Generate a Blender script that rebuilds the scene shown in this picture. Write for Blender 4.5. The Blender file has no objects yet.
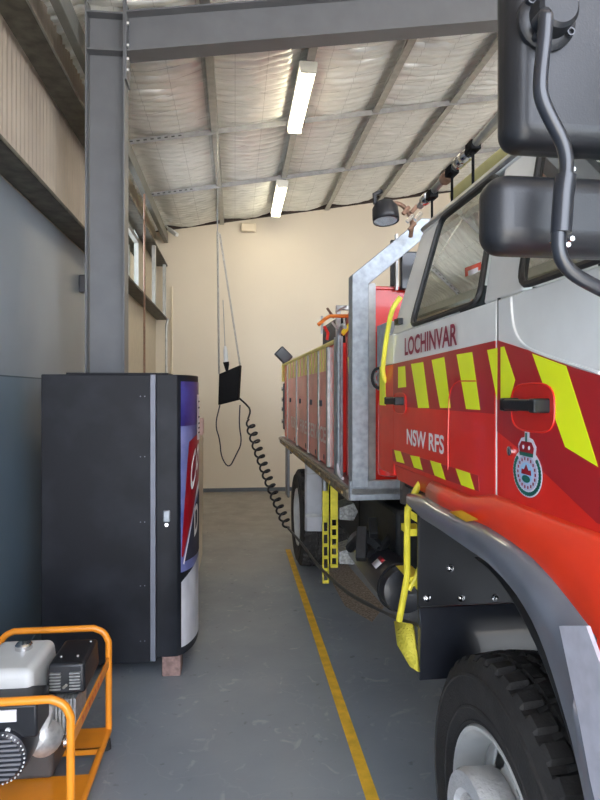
import bpy, bmesh, math, random
from mathutils import Vector, Matrix, noise
random.seed(4)
C = bpy.context.scene.collection
PI = math.pi
# ------------------------------------------------------------------ materials
MATS = {}
def new_mat(name):
    m = bpy.data.materials.new(name); m.use_nodes = True
    return m, m.node_tree.nodes, m.node_tree.links, m.node_tree.nodes['Principled BSDF']
def mat(name, col, rough=.5, metal=0., coat=0., var=.06, scale=9., bump=0., bscale=60., emit=0., spec=.5, col2=None, lo=.35, hi=.65, stretch=(1, 1, 1)):
    if name in MATS: return MATS[name]
    m, N, L, b = new_mat(name)
    tc = N.new('ShaderNodeTexCoord'); mp = N.new('ShaderNodeMapping'); mp.inputs['Scale'].default_value = stretch
    L.new(tc.outputs['Object'], mp.inputs['Vector'])
    n = N.new('ShaderNodeTexNoise'); n.inputs['Scale'].default_value = scale; n.inputs['Detail'].default_value = 6
    L.new(mp.outputs['Vector'], n.inputs['Vector'])
    r = N.new('ShaderNodeValToRGB')
    c2 = col2 if col2 else tuple(min(1, c*(1+var)) for c in col)
    c1 = col if col2 else tuple(c*(1-var) for c in col)
    r.color_ramp.elements[0].color = (*c1, 1); r.color_ramp.elements[1].color = (*c2, 1)
    r.color_ramp.elements[0].position = lo; r.color_ramp.elements[1].position = hi
    L.new(n.outputs['Fac'], r.inputs['Fac']); L.new(r.outputs['Color'], b.inputs['Base Color'])
    b.inputs['Roughness'].default_value = rough; b.inputs['Metallic'].default_value = metal
    b.inputs['Coat Weight'].default_value = coat; b.inputs['Coat Roughness'].default_value = .06
    b.inputs['Specular IOR Level'].default_value = spec
    if emit:
        b.inputs['Emission Color'].default_value = (*col, 1); b.inputs['Emission Strength'].default_value = emit
    if bump:
        n2 = N.new('ShaderNodeTexNoise'); n2.inputs['Scale'].default_value = bscale; n2.inputs['Detail'].default_value = 4
        L.new(mp.outputs['Vector'], n2.inputs['Vector'])
        bp = N.new('ShaderNodeBump'); bp.inputs['Strength'].default_value = bump; bp.inputs['Distance'].default_value = .01
        L.new(n2.outputs['Fac'], bp.inputs['Height']); L.new(bp.outputs['Normal'], b.inputs['Normal'])
    MATS[name] = m
    return m
WHITE = mat('cab_white', (.80, .81, .80), .28, coat=.6, var=.03)
RED = mat('truck_red', (.74, .022, .012), .34, coat=.4, var=.05)
REDB = mat('sill_red', (.86, .05, .014), .3, coat=.5, var=.04)
RREF = mat('reflective_red', (.42, .014, .018), .35, coat=.5, var=.04)
YREF = mat('reflective_yellow', (.86, .98, .012), .35, coat=.4, var=.03)
ROLL = mat('locker_red_sheen', (.80, .25, .21), .35, coat=.2, var=.1, scale=4)  # base colour paled to include the pink reflection of the cream wall
PALEY = mat('faded_yellow', (.80, .68, .16), .4, var=.1)
YEL = mat('step_yellow', (.72, .62, .04), .45, var=.1, scale=30)
LYEL = mat('line_yellow', (.78, .46, .03), .6, var=.15, scale=14)
GALV = mat('galvanised_steel', (.27, .30, .33), .48, .45, scale=26, col2=(.42, .46, .50), lo=.3, hi=.7, bump=.1)
ALU = mat('dull_aluminium', (.38, .38, .37), .4, .7, var=.15, scale=20)
RAIL = mat('dirty_rail', (.16, .14, .11), .5, .5, col2=(.42, .36, .26), scale=30, bump=.2)
STEEL = mat('painted_steel_grey', (.105, .109, .118), .45, var=.08, scale=5, coat=.1)
GIRT = mat('galvanised_girt', (.055, .052, .043), .6, .2, col2=(.11, .105, .085), scale=12)
PURL = mat('purlin_steel', (.42, .42, .40), .42, .6, var=.12, scale=12)
BLACK = mat('black_plastic', (.012, .013, .016), .40, var=.15, bump=.05, bscale=260, spec=.5)
BLKM = mat('black_metal', (.016, .018, .024), .3, coat=.3, var=.2)
DARK = mat('dark_chassis', (.010, .011, .013), .6, var=.4, scale=20)
RUB = mat('tyre_rubber', (.027, .025, .024), .72, var=.25, scale=18, bump=.2, bscale=120)
RIM = mat('rim_white', (.55, .55, .53), .45, var=.1, scale=8, bump=.05)
GREYP = mat('fender_grey', (.12, .13, .155), .28, coat=.7, var=.08)
PALE = mat('pale_plate', (.44, .44, .50), .4, var=.08, scale=30)
CHR = mat('chrome', (.7, .7, .7), .18, 1., var=.05)
CREAM = mat('cream_wall', (.65, .575, .455), .75, var=.025, scale=.9, bump=.08, bscale=30)
CREAM2 = mat('cream_plastic', (.66, .57, .42), .5, var=.02)
BLUEU = mat('grey_blue_upper_panel', (.20, .235, .27), .4, var=.08, scale=1.2, coat=.15)
BLUEW = mat('blue_grey_panel', (.115, .165, .215), .42, var=.10, scale=1.4, coat=.15)
VBLK = mat('vending_black', (.009, .010, .014), .5, col2=(.022, .025, .032), scale=3.5, lo=.45, hi=.8, spec=.22)
MATTE = mat('matte_black', (.006, .006, .007), .7, spec=.15)
SILV = mat('silver_strip', (.17, .18, .22), .5, .2)
VPUR = mat('panel_purple', (.028, .020, .15), .35, coat=.25, col2=(.06, .06, .28), scale=5)
VBLU = mat('panel_blue', (.085, .11, .32), .35, coat=.25, col2=(.20, .22, .46), scale=6)
VRED = mat('panel_red', (.30, .006, .016), .35, coat=.25)
VWHT = mat('panel_white', (.62, .62, .66), .4, col2=(.42, .42, .47), scale=7, stretch=(1, 1, .4))
PAPER = mat('paper', (.72, .70, .74), .8, var=.02)
INK = mat('ink', (.03, .03, .05), .7)
WINK = mat('white_lettering', (.75, .74, .72), .5, var=.03)
MINK = mat('maroon_lettering', (.26, .02, .05), .5)
ORG = mat('generator_orange', (.80, .27, .015), .38, coat=.3, var=.06)
TANK = mat('tank_white', (.62, .63, .62), .4, var=.03)
FIN = mat('cast_aluminium', (.50, .50, .49), .38, .7, var=.15, scale=40)
BRICK = mat('brick_pink', (.26, .17, .15), .9, var=.25, scale=30, bump=.5, bscale=80)
FOILR = mat('rubber_seal', (.012, .012, .013), .5)
LAMPB = mat('lamp_body', (.75, .74, .66), .5, var=.01)
GREEN = mat('badge_green', (.01, .12, .09), .4)
BLUEB = mat('badge_blue', (.28, .50, .72), .4)
BADGE = mat('badge_white', (.66, .66, .74), .4)
HOSE = mat('hose_orange', (.75, .22, .03), .6)
RUST = mat('rusty_pipe', (.20, .11, .07), .6, var=.2, scale=30)
SEAT = mat('seat_fabric', (.05, .055, .06), .9)
REFL = mat('lamp_glass', (.6, .6, .6), .1, .8)
STICK = mat('sticker_orange', (.75, .38, .02), .5)
CHECK = mat('grip_tread', (.40, .40, .38), .5, .7, var=.3, scale=60, bump=.6, bscale=90)
def glass_mat():
    m, N, L, b = new_mat('window_glass')
    out = N['Material Output']; N.remove(b)
    t = N.new('ShaderNodeBsdfTransparent'); t.inputs['Color'].default_value = (.52, .60, .57, 1)
    g = N.new('ShaderNodeBsdfGlossy'); g.inputs['Roughness'].default_value = .02; g.inputs['Color'].default_value = (.9, .95, .93, 1)
    f = N.new('ShaderNodeFresnel'); f.inputs['IOR'].default_value = 2.5
    mx = N.new('ShaderNodeMixShader'); L.new(f.outputs[0], mx.inputs[0]); L.new(t.outputs[0], mx.inputs[1]); L.new(g.outputs[0], mx.inputs[2])
    L.new(mx.outputs[0], out.inputs['Surface']); return m
GLASS = glass_mat()
CLEAR = GLASS.copy(); CLEAR.name = 'clear_pane'
for n_ in CLEAR.node_tree.nodes:
    if n_.type == 'FRESNEL': n_.inputs['IOR'].default_value = 1.15
    if n_.type == 'BSDF_TRANSPARENT': n_.inputs['Color'].default_value = (.92, .95, .95, 1)
def tube_mat():
    m, N, L, b = new_mat('lamp_diffuser')
    b.inputs['Base Color'].default_value = (.9, .85, .7, 1)
    b.inputs['Emission Color'].default_value = (1, .90, .66, 1); b.inputs['Emission Strength'].default_value = 5.
    return m
TUBE = tube_mat()
def floor_mat():
    m, N, L, b = new_mat('painted_concrete')
    tc = N.new('ShaderNodeTexCoord')
    def nz(s, d=6, dist=0.):
        n = N.new('ShaderNodeTexNoise'); n.inputs['Scale'].default_value = s; n.inputs['Detail'].default_value = d; n.inputs['Distortion'].default_value = dist
        L.new(tc.outputs['Object'], n.inputs['Vector']); return n
    def ramp(src, p0, p1, c0, c1):
        r = N.new('ShaderNodeValToRGB'); e = r.color_ramp.elements
        e[0].position = p0; e[1].position = p1; e[0].color = (*c0, 1); e[1].color = (*c1, 1); L.new(src, r.inputs['Fac']); return r
    def mix(f, a, c):
        x = N.new('ShaderNodeMix'); x.data_type = 'RGBA'
        if isinstance(f, float): x.inputs[0].default_value = f
        else: L.new(f, x.inputs[0])
        L.new(a, x.inputs[6]); L.new(c, x.inputs[7]); return x.outputs[2]
    base = ramp(nz(1.1).outputs['Fac'], .35, .7, (.20, .23, .265), (.27, .30, .33))
    worn = ramp(nz(3).outputs['Fac'], .3, .7, (.25, .235, .21), (.34, .32, .29))
    sp = N.new('ShaderNodeSeparateXYZ'); L.new(tc.outputs['Object'], sp.inputs[0])
    ad = N.new('ShaderNodeMath'); ad.operation = 'MULTIPLY_ADD'; L.new(nz(.8, 3).outputs['Fac'], ad.inputs[0]); ad.inputs[1].default_value = 3.; L.new(sp.outputs['Y'], ad.inputs[2])
    mr = N.new('ShaderNodeMapRange'); mr.inputs['From Min'].default_value = 6.6; mr.inputs['From Max'].default_value = 9.2; L.new(ad.outputs[0], mr.inputs['Value'])
    c = mix(mr.outputs[0], base.outputs[0], worn.outputs[0])
    sc = ramp(nz(9, 9, 1.2).outputs['Fac'], .62, .70, (0, 0, 0), (.35, .35, .35))
    lt = ramp(nz(2).outputs['Fac'], 0, 1, (.42, .43, .44), (.50, .51, .51))
    c = mix(sc.outputs[0], c, lt.outputs[0])
    v = N.new('ShaderNodeTexVoronoi'); v.feature = 'DISTANCE_TO_EDGE'; v.inputs['Scale'].default_value = 1.3
    wn = nz(3, 5); vm = N.new('ShaderNodeVectorMath'); vm.operation = 'MULTIPLY_ADD'
    L.new(wn.outputs['Color'], vm.inputs[0]); vm.inputs[1].default_value = (.6, .6, 0); L.new(tc.outputs['Object'], vm.inputs[2]); L.new(vm.outputs[0], v.inputs['Vector'])
    cr = ramp(v.outputs['Distance'], .0, .005, (.14, .14, .14), (0, 0, 0))
    c = mix(cr.outputs[0], c, lt.outputs[0])
    dk = ramp(nz(14, 6).outputs['Fac'], .66, .74, (0, 0, 0), (.5, .5, .5))
    dd = ramp(nz(2).outputs['Fac'], 0, 1, (.05, .055, .06), (.07, .075, .08))
    c = mix(dk.outputs[0], c, dd.outputs[0])
    L.new(c, b.inputs['Base Color'])
    rr = N.new('ShaderNodeMapRange'); rr.inputs['To Min'].default_value = .28; rr.inputs['To Max'].default_value = .6; L.new(nz(5).outputs['Fac'], rr.inputs['Value']); L.new(rr.outputs[0], b.inputs['Roughness'])
    bp = N.new('ShaderNodeBump'); bp.inputs['Strength'].default_value = .12; bp.inputs['Distance'].default_value = .01; L.new(nz(25).outputs['Fac'], bp.inputs['Height']); L.new(bp.outputs[0], b.inputs['Normal'])
    return m
def foil_mat():
    m, N, L, b = new_mat('roof_foil')
    tc = N.new('ShaderNodeTexCoord'); mp = N.new('ShaderNodeMapping'); mp.inputs['Scale'].default_value = (1.2, 7, 1)
    L.new(tc.outputs['Object'], mp.inputs[0])
    n = N.new('ShaderNodeTexNoise'); n.inputs['Scale'].default_value = 4; n.inputs['Detail'].default_value = 8; L.new(mp.outputs[0], n.inputs['Vector'])
    r = N.new('ShaderNodeValToRGB'); e = r.color_ramp.elements; e[0].position = .3; e[1].position = .7; e[0].color = (.74, .75, .71, 1); e[1].color = (.90, .91, .87, 1)
    L.new(n.outputs['Fac'], r.inputs[0])
    sp = N.new('ShaderNodeSeparateXYZ'); L.new(tc.outputs['Object'], sp.inputs[0])
    prev = None
    for ax, per, w in (('X', .30, .012), ('Y', .16, .02)):
        dv = N.new('ShaderNodeMath'); dv.operation = 'DIVIDE'; L.new(sp.outputs[ax], dv.inputs[0]); dv.inputs[1].default_value = per
        fr = N.new('ShaderNodeMath'); fr.operation = 'FRACT'; L.new(dv.outputs[0], fr.inputs[0])
        lt = N.new('ShaderNodeMath'); lt.operation = 'LESS_THAN'; L.new(fr.outputs[0], lt.inputs[0]); lt.inputs[1].default_value = w
        if prev is None: prev = lt
        else:
            mx = N.new('ShaderNodeMath'); mx.operation = 'MAXIMUM'; L.new(prev.outputs[0], mx.inputs[0]); L.new(lt.outputs[0], mx.inputs[1]); prev = mx
    sc = N.new('ShaderNodeMath'); sc.operation = 'MULTIPLY'; L.new(prev.outputs[0], sc.inputs[0]); sc.inputs[1].default_value = .45
    x = N.new('ShaderNodeMix'); x.data_type = 'RGBA'; L.new(sc.outputs[0], x.inputs[0]); L.new(r.outputs[0], x.inputs[6]); x.inputs[7].default_value = (.12, .11, .09, 1)
    L.new(x.outputs[2], b.inputs['Base Color'])
    b.inputs['Metallic'].default_value = .4; b.inputs['Roughness'].default_value = .33
    bp = N.new('ShaderNodeBump'); bp.inputs['Strength'].default_value = .35; bp.inputs['Distance'].default_value = .03; L.new(n.outputs['Fac'], bp.inputs['Height']); L.new(bp.outputs[0], b.inputs['Normal'])
    return m
SHEET = mat('wall_sheet', (.36, .31, .255), .5, .0, var=.06, scale=3)

# ------------------------------------------------------------------ mesh builder
class MB:
    def __init__(s): s.v = []; s.f = []
    def add(s, vs, fs):
        n = len(s.v); s.v += [Vector(p) for p in vs]; s.f += [tuple(i+n for i in f) for f in fs]; return s
    def box(s, a, b):
        x0, x1 = sorted((a[0], b[0])); y0, y1 = sorted((a[1], b[1])); z0, z1 = sorted((a[2], b[2]))
        vs = [(x, y, z) for x in (x0, x1) for y in (y0, y1) for z in (z0, z1)]
        return s.add(vs, [(0, 1, 3, 2), (4, 6, 7, 5), (0, 4, 5, 1), (2, 3, 7, 6), (0, 2, 6, 4), (1, 5, 7, 3)])
    def beam(s, p, q, w, h, up=(0, 0, 1)):
        p = Vector(p); q = Vector(q); d = (q-p).normalized(); sd = d.cross(Vector(up))
        if sd.length < 1e-4: sd = d.cross(Vector((0, 1, 0)))
        sd.normalize(); u = sd.cross(d).normalized()
        vs = [c + sd*i*w/2 + u*j*h/2 for c in (p, q) for i, j in ((-1, -1), (1, -1), (1, 1), (-1, 1))]
        return s.add(vs, [(3, 2, 1, 0), (4, 5, 6, 7), (0, 1, 5, 4), (1, 2, 6, 5), (2, 3, 7, 6), (3, 0, 4, 7)])
    def tube(s, pts, r, n=10, closed=False):
        P = [Vector(p) for p in pts]; m = len(P); rs = r if isinstance(r, (list, tuple)) else [r]*m
        T = []
        for i in range(m):
            a = P[i-1] if (i or closed) else P[i]; b = P[(i+1) % m] if (i < m-1 or closed) else P[i]
            T.append((b-a).normalized())
        u = T[0].orthogonal().normalized(); vs = []
        for i in range(m):
            u = (u - T[i]*u.dot(T[i])).normalized(); w = T[i].cross(u)
            for k in range(n):
                an = 2*PI*k/n; vs.append(P[i] + (u*math.cos(an)+w*math.sin(an))*rs[i])
        fs = []
        for i in range(m if closed else m-1):
            j = (i+1) % m
            for k in range(n): fs.append((i*n+k, i*n+(k+1) % n, j*n+(k+1) % n, j*n+k))
        if not closed: fs += [tuple(range(n-1, -1, -1)), tuple((m-1)*n+k for k in range(n))]
        return s.add(vs, fs)
    def lathe(s, prof, o, ax=(0, 0, 1), n=32, cap=True):
        o = Vector(o); ax = Vector(ax).normalized(); u = ax.orthogonal().normalized(); w = ax.cross(u)
        vs = [o + ax*h + (u*math.cos(2*PI*k/n)+w*math.sin(2*PI*k/n))*r for r, h in prof for k in range(n)]
        fs = [(i*n+k, i*n+(k+1) % n, (i+1)*n+(k+1) % n, (i+1)*n+k) for i in range(len(prof)-1) for k in range(n)]
        if cap: fs += [tuple(range(n-1, -1, -1)), tuple((len(prof)-1)*n+k for k in range(n))]
        return s.add(vs, fs)
    def prism(s, poly, ext):
        P = [Vector(p) for p in poly]; e = Vector(ext); n = len(P)
        return s.add(P+[p+e for p in P], [tuple(range(n)), tuple(range(2*n-1, n-1, -1))]+[(i, n+i, n+(i+1) % n, (i+1) % n) for i in range(n)])
    def strip(s, rows, cyc=False):
        n = len(rows[0]); vs = [p for r in rows for p in r]
        fs = [(i*n+k, i*n+k+1, (i+1)*n+k+1, (i+1)*n+k) for i in range(len(rows)-1) for k in range(n-1)]
        return s.add(vs, fs)
    def build(s, name, m, parent=None, bevel=0, seg=2, ang=35, off=None, solid=0, keep=False, **tags):
        me = bpy.data.meshes.new(name)
        o0 = Vector(off) if off else Vector((0, 0, 0))
        me.from_pydata([tuple(v-o0) for v in s.v], [], s.f); me.update()
        if not keep:
            bm = bmesh.new(); bm.from_mesh(me); bmesh.ops.recalc_face_normals(bm, faces=bm.faces); bm.to_mesh(me); bm.free()
        me.polygons.foreach_set('use_smooth', [True]*len(me.polygons)); me.set_sharp_from_angle(angle=math.radians(ang))
        me.materials.append(m)
        o = bpy.data.objects.new(name, me); C.objects.link(o)
        if parent: o.parent = parent
        if solid:
            q = o.modifiers.new('s', 'SOLIDIFY'); q.thickness = solid; q.offset = 0
        if bevel:
            q = o.modifiers.new('b', 'BEVEL'); q.width = bevel; q.segments = seg; q.limit_method = 'ANGLE'; q.angle_limit = math.radians(40)
        for k, v in tags.items(): o[k] = v
        return o
def smooth_path(pts, it=3):
    P = [Vector(p) for p in pts]
    for _ in range(it):
        Q = [P[0]]
        for a, b in zip(P, P[1:]): Q += [a.lerp(b, .25), a.lerp(b, .75)]
        P = Q+[P[-1]]
    return P
def empty(name, label, cat, loc=(0, 0, 0), rz=0, group=None):
    o = bpy.data.objects.new(name, None); C.objects.link(o); o.location = loc; o.rotation_euler = (0, 0, rz)
    o['label'] = label; o['category'] = cat
    if group: o['group'] = group
    return o
def thing(o, label, cat, group=None):
    o['label'] = label; o['category'] = cat
    if group: o['group'] = group
    return o
def struct(o): o['kind'] = 'structure'; return o
def base(o, p):
    """move a mesh object's origin to p without moving it"""
    d = Vector(p)-o.location; o.data.transform(Matrix.Translation(-d)); o.location = p; return o
def text(name, s, m, parent, o, xd, yd, w, h, off=(0, 0, 0), depth=.0015, warp=None, **tags):
    """lettering stretched to w x h, lower left corner at o, reading along xd"""
    cu = bpy.data.curves.new(name, 'FONT'); cu.body = s; cu.size = 1; cu.offset = .024
    ob = bpy.data.objects.new(name, cu); C.objects.link(ob)
    dg = bpy.context.evaluated_depsgraph_get(); me = bpy.data.meshes.new_from_object(ob.evaluated_get(dg))
    bpy.data.objects.remove(ob)
    xs = [v.co.x for v in me.vertices]; ys = [v.co.y for v in me.vertices]
    x0, x1, y0, y1 = min(xs), max(xs), min(ys), max(ys)
    xd = Vector(xd); yd = Vector(yd); nn = xd.cross(yd); o = Vector(o)-Vector(off)
    vs = []
    for v in me.vertices:
        a = (v.co.x-x0)/(x1-x0)*w; b = (v.co.y-y0)/(y1-y0)*h
        vs.append(warp(a, b) if warp else o+xd*a+yd*b+nn*depth)
    mb = MB(); mb.add(vs, [tuple(p.vertices) for p in me.polygons])
    return mb.build(name, m, parent, ang=60, **tags)

# ------------------------------------------------------------------ viewpoint helpers used to measure the place
YAW = math.radians(6.19)
def wpt(px, py, Y=None, X=None, Z=None):
    u = (px-300)/600; v = (393-py)/600
    x = u*math.cos(YAW)+math.sin(YAW); y = math.cos(YAW)-u*math.sin(YAW)
    k = Y/y if Y is not None else (X/x if X is not None else (Z-1.7)/v)
    return Vector((x*k, y*k, 1.7+v*k))
PHI = math.radians(7.41)
def tk(px, py, a=None, s=None):
    """a point of the truck (a = across, s = along, z), measured on the plane a or s"""
    u = (px-300)/600; v = (393-py)/600
    x = u*math.cos(PHI)+math.sin(PHI); y = math.cos(PHI)-u*math.sin(PHI)
    k = a/x if a is not None else s/y
    return Vector((x*k, y*k, 1.7+v*k))

# ================================================================== SETTING
XL = -1.34; XR = 8.6; YB = 10.4; YF = -2.2
def roofz(x): return 4.70+.17*(x+.26)      # foil level
def purz(x): return 4.58+.17*(x+.26)
fl = MB(); fl.add([(XL-.1, YF, 0), (XR+.1, YF, 0), (XR+.1, YB+.1, 0), (XL-.1, YB+.1, 0), (XL-.1, YF, -.1), (XR+.1, YF, -.1), (XR+.1, YB+.1, -.1), (XL-.1, YB+.1, -.1)],
      [(0, 1, 2, 3), (7, 6, 5, 4), (0, 4, 5, 1), (1, 5, 6, 2), (2, 6, 7, 3), (3, 7, 4, 0)])
struct(fl.build('floor', floor_mat()))
ap = MB().box((-14, YF-16, -.12), (20, YF, -.01)); struct(ap.build('ground_apron', mat('apron_concrete', (.42, .40, .36), .8, var=.1, scale=2)))
# thin speckled brown patch on the floor beneath the truck
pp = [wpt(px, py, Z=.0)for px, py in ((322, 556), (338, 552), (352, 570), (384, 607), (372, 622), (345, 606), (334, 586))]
pm = MB().prism([(p.x, p.y, .0) for p in pp], (0, 0, .0025)); struct(pm.build('trim_1', mat('speckled_brown', (.20, .15, .11), .95, col2=(.46, .38, .30), scale=60, bump=.5, bscale=120)))
# back wall
mb = MB(); mb.prism([(XL-.1, YB, 0), (XR+.1, YB, 0), (XR+.1, YB, roofz(XR)-.10), (XL-.1, YB, roofz(XL)-.10)], (0, .15, 0)); struct(mb.build('wall_back', CREAM))
mb = MB().prism([(XL-.1, YB+.02, roofz(XL)-.10), (XR+.1, YB+.02, roofz(XR)-.10), (XR+.1, YB+.02, roofz(XR)+.08), (XL-.1, YB+.02, roofz(XL)+.08)], (0, .1, 0)); struct(mb.build('gap_shade', mat('gap_shade_brown', (.05, .035, .028), .8)))  # dark strip painted in for the shadow line between wall top and roof
mb = MB().box((-1.32, YB-.012, 0), (XR, YB, .065)); struct(mb.build('baseboard_back', mat('base_grey', (.10, .115, .13), .6)))
# corrugated left wall above, flat blue lining below
def corr(y0, y1, z0, z1, x, name, m):
    mb = MB(); n = int((y1-y0)/.0127); pts = []
    for i in range(n+1):
        y = y0+(y1-y0)*i/n; pts.append((x+.009*math.cos(2*PI*y/.076), y))
    mb.strip([[(a, b, z0) for a, b in pts], [(a, b, z1) for a, b in pts]])
    return mb.build(name, m, solid=.002, ang=80)
wl = struct(corr(YF, 6.2, 0, 4.62, XL-.012, 'wall_left', SHEET))
bl = MB().box((XL, YF, 0), (XL+.02, 6.2, 1.80)); struct(bl.build('wall_left', BLUEW))
bl = MB().box((XL, YF, 1.80), (XL+.018, 6.2, 2.93)); struct(bl.build('wall_left', BLUEU))
mb = MB().box((XL+.02, YF, 1.795), (XL+.022, 6.2, 1.803)); struct(mb.build('trim_2', mat('seam', (.05, .08, .10), .6)))
mb = MB().box((XL+.02, YF, 0), (XL+.03, 6.2, .10)); struct(mb.build('baseboard_left', BLUEW))
# far bay: plain cream lining with a window opening between the girts
WY0, WY1 = 6.9, 8.55; WZ0, WZ1 = 2.98, 4.18
mb = MB()
mb.box((XL-.04, 6.2, 0), (XL+.0, YB, WZ0)); mb.box((XL-.04, 6.2, WZ1), (XL, YB, 4.62)); mb.box((XL-.04, 6.2, WZ0), (XL, WY0, WZ1)); mb.box((XL-.04, WY1, WZ0), (XL, YB, WZ1))
struct(mb.build('wall_left', mat('cream_lining', (.50, .44, .34), .6, var=.04)))
mb = MB()
for a, b in (((WY0, WZ0), (WY1, WZ0+.04)), ((WY0, WZ1-.04), (WY1, WZ1)), ((WY0, WZ0), (WY0+.04, WZ1)), ((WY1-.04, WZ0), (WY1, WZ1)), ((WY0, 3.78), (WY1, 3.84))):
    mb.box((XL-.03, a[0], a[1]), (XL+.01, b[0], b[1]))
wf = struct(mb.build('window_1', mat('window_frame', (.35, .35, .33), .5)))
g = MB().add([(XL-.02, WY0+.03, WZ0+.03), (XL-.02, WY1-.03, WZ0+.03), (XL-.02, WY1-.03, WZ1-.03), (XL-.02, WY0+.03, WZ1-.03)], [(0, 1, 2, 3)]).build('window_pane', CLEAR, wf)
# right wall, front header
mb = MB().box((XR, YF, 0), (XR+.1, YB, 6.2)); struct(mb.build('wall_right', CREAM))
mb = MB().prism([(XL-.1, YF-.1, 4.45), (XR+.1, YF-.1, 5.6), (XR+.1, YF-.1, roofz(XR)), (XL-.1, YF-.1, roofz(XL))], (0, .1, 0)); struct(mb.build('wall_front', SHEET))
# roof lined with quilted foil
PX = [-.22+.91*k for k in range(-1, 10)]
def foil(x0, x1, nx, y0, y1, ny):
    rows = []
    for j in range(ny+1):
        y = y0+(y1-y0)*j/ny; r = []
        for i in range(nx+1):
            x = x0+(x1-x0)*i/nx
            t = ((x+.22)/.91) % 1; sag = -.055*math.sin(PI*t)**.6
            ph = y/.115+.6*noise.noise((x*1.1, y*.8, 0))*2
            w = abs(math.sin(PI*ph))
            env = .5+.5*math.sin(PI*t)
            z = roofz(x)+sag+.035-env*.052*w**.55+.016*noise.noise((x*5, y*9, 2))+.010*noise.noise((x*14, y*20, 5))-.004
            r.append((x, y, z))
        rows.append(r)
    return rows
mb = MB(); mb.strip(foil(XL-.04, 5.2, 110, 2.4, YB, 560)); struct(mb.build('ceiling', foil_mat(), ang=70))
mb = MB(); q = [(XL-.1, YF-.1), (XR+.1, YF-.1), (XR+.1, YB+.15), (XL-.1, YB+.15)]
mb.prism([(x, y, roofz(x)+.06) for x, y in q], (0, 0, .04)); struct(mb.build('ceiling', SHEET))
# purlins: C-section running the depth of the shed
names = {0: 'leftmost roof purlin, running along the foil beside the wall', 1: 'second roof purlin from the left, the one the tube lights hang below',
         2: 'third roof purlin from the left, between the tube lights and the truck', 3: 'fourth roof purlin from the left, above the red lockers', 4: 'rightmost visible roof purlin, disappearing behind the truck mirror'}
for k in range(0, 6):
    x = -.22+.91*k; z = purz(x); mb = MB()
    mb.box((x-.04, 2.5, z), (x+.035, YB-.01, z+.003)); mb.box((x+.032, 2.5, z), (x+.035, YB-.01, z+.13)); mb.box((x-.04, 2.5, z), (x-.037, YB-.01, z+.022))
    o = mb.build('purlin', PURL, off=None); thing(o, names.get(k, 'roof purlin hidden beyond the cab'), 'purlin', 'roof purlins'); base(o, (x, YB/2, z))
for Y, lab in ((6.75, 'nearer slotted bridging bar crossing the foil roof'), (8.5, 'farther slotted bridging bar crossing the foil roof near the back wall')):
    mb = MB(); x0, x1 = XL+.06, 4.3
    mb.beam((x0, Y, purz(x0)+.040), (x1, Y, purz(x1)+.040), .07, .004); mb.beam((x0, Y-.035, purz(x0)+.012), (x1, Y-.035, purz(x1)+.012), .004, .06)
    r = mb.build('bridging_bar', mat('bridging_steel', (.34, .34, .34), .5, .3, var=.12, scale=16)); thing(r, lab, 'bracing', 'bridging bars'); base(r, (x0, Y, purz(x0)+.05))
    sl = MB()
    for i in range(9):
        xx = x0+.06+i*.075; zz = purz(xx)+.014; sl.beam((xx, Y-.0375, zz), (xx+.035, Y-.0375, zz+.006), .002, .014)
    sl.build('slot', mat('slot_dark', (.05, .05, .05), .8), r, off=r.location, kind='stuff')
# wall girts and eave beam
def girt(y0, y1, z, lab):
    mb = MB(); mb.box((XL+.02, y0, z), (-1.14, y1, z+.004)); mb.box((-1.143, y0, z), (-1.14, y1, z+.028)); mb.box((XL+.02, y0, z), (XL+.023, y1, z+.05))
    o = mb.build('wall_girt', GIRT); thing(o, lab, 'girt', 'wall girts'); return base(o, (-1.2, y0, z))
girt(YF, YB-.01, 2.94, 'lower dark girt along the left wall, just above the blue panel')
girt(YF, YB-.01, 3.85, 'upper dark girt along the left wall, across the corrugated sheet')
for y0, y1, lab in ((YF, YB-.01, 'grey eave beam along the top of the left wall, just under the foil'),):
    mb = MB().box((-1.20, y0, 4.25), (-1.13, y1, 4.42)); o = mb.build('eave_beam', mat('eave_steel', (.20, .205, .19), .5, .3, var=.08), bevel=.006); thing(o, lab, 'beam'); base(o, (XL+.1, y0, 4.25))
for Y, lab in ((8.9, 'short vertical strut between the far girts'), (10.2, 'vertical strut in the far left corner')):
    mb = MB().box((-1.20, Y, 2.97), (-1.15, Y+.08, 3.85)); o = mb.build('wall_strut', PURL); thing(o, lab, 'strut'); base(o, (-1.2, Y, 2.97))
# steel column and roof beam
CY = 4.55
r = empty('steel_column', 'grey steel I-section column standing behind the vending machine', 'column', (-.93, CY, 0))
o3 = r.location
MB().box((-1.06, CY-.004, .012), (-.805, CY+.004, 4.50)).build('web', STEEL, r, off=o3)
for x in (-1.07, -.803): MB().box((x-.006, CY-.083, .012), (x+.006, CY+.083, 4.56)).build('flange', STEEL, r, off=o3, bevel=.002)
for z in (4.19, 4.46): MB().box((-1.063, CY-.08, z-.006), (-.81, CY+.08, z+.006)).build('stiffener', STEEL, r, off=o3)
MB().box((-1.12, CY-.1, 0), (-.76, CY+.1, .012)).build('base_plate', STEEL, r, off=o3)
MB().box((-.797, CY-.083, 3.98), (-.783, CY+.083, 4.56)).build('end_plate', STEEL, r, off=o3, bevel=.002)
for z in (4.14, 4.24, 4.40, 4.06): MB().lathe([(.014, 0), (.014, .014)], (-.783, CY-.055, z), (1, 0, 0), 6).build('bolt', FIN, r, off=o3)
def rz_(x): return 4.195+.147*(x+.76)
r = empty('roof_beam', 'grey steel I-section roof beam bolted to the column and spanning the top', 'beam', (-.78, CY, 4.13)); o3 = r.location
x0, x1 = -.782, 8.5
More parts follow.
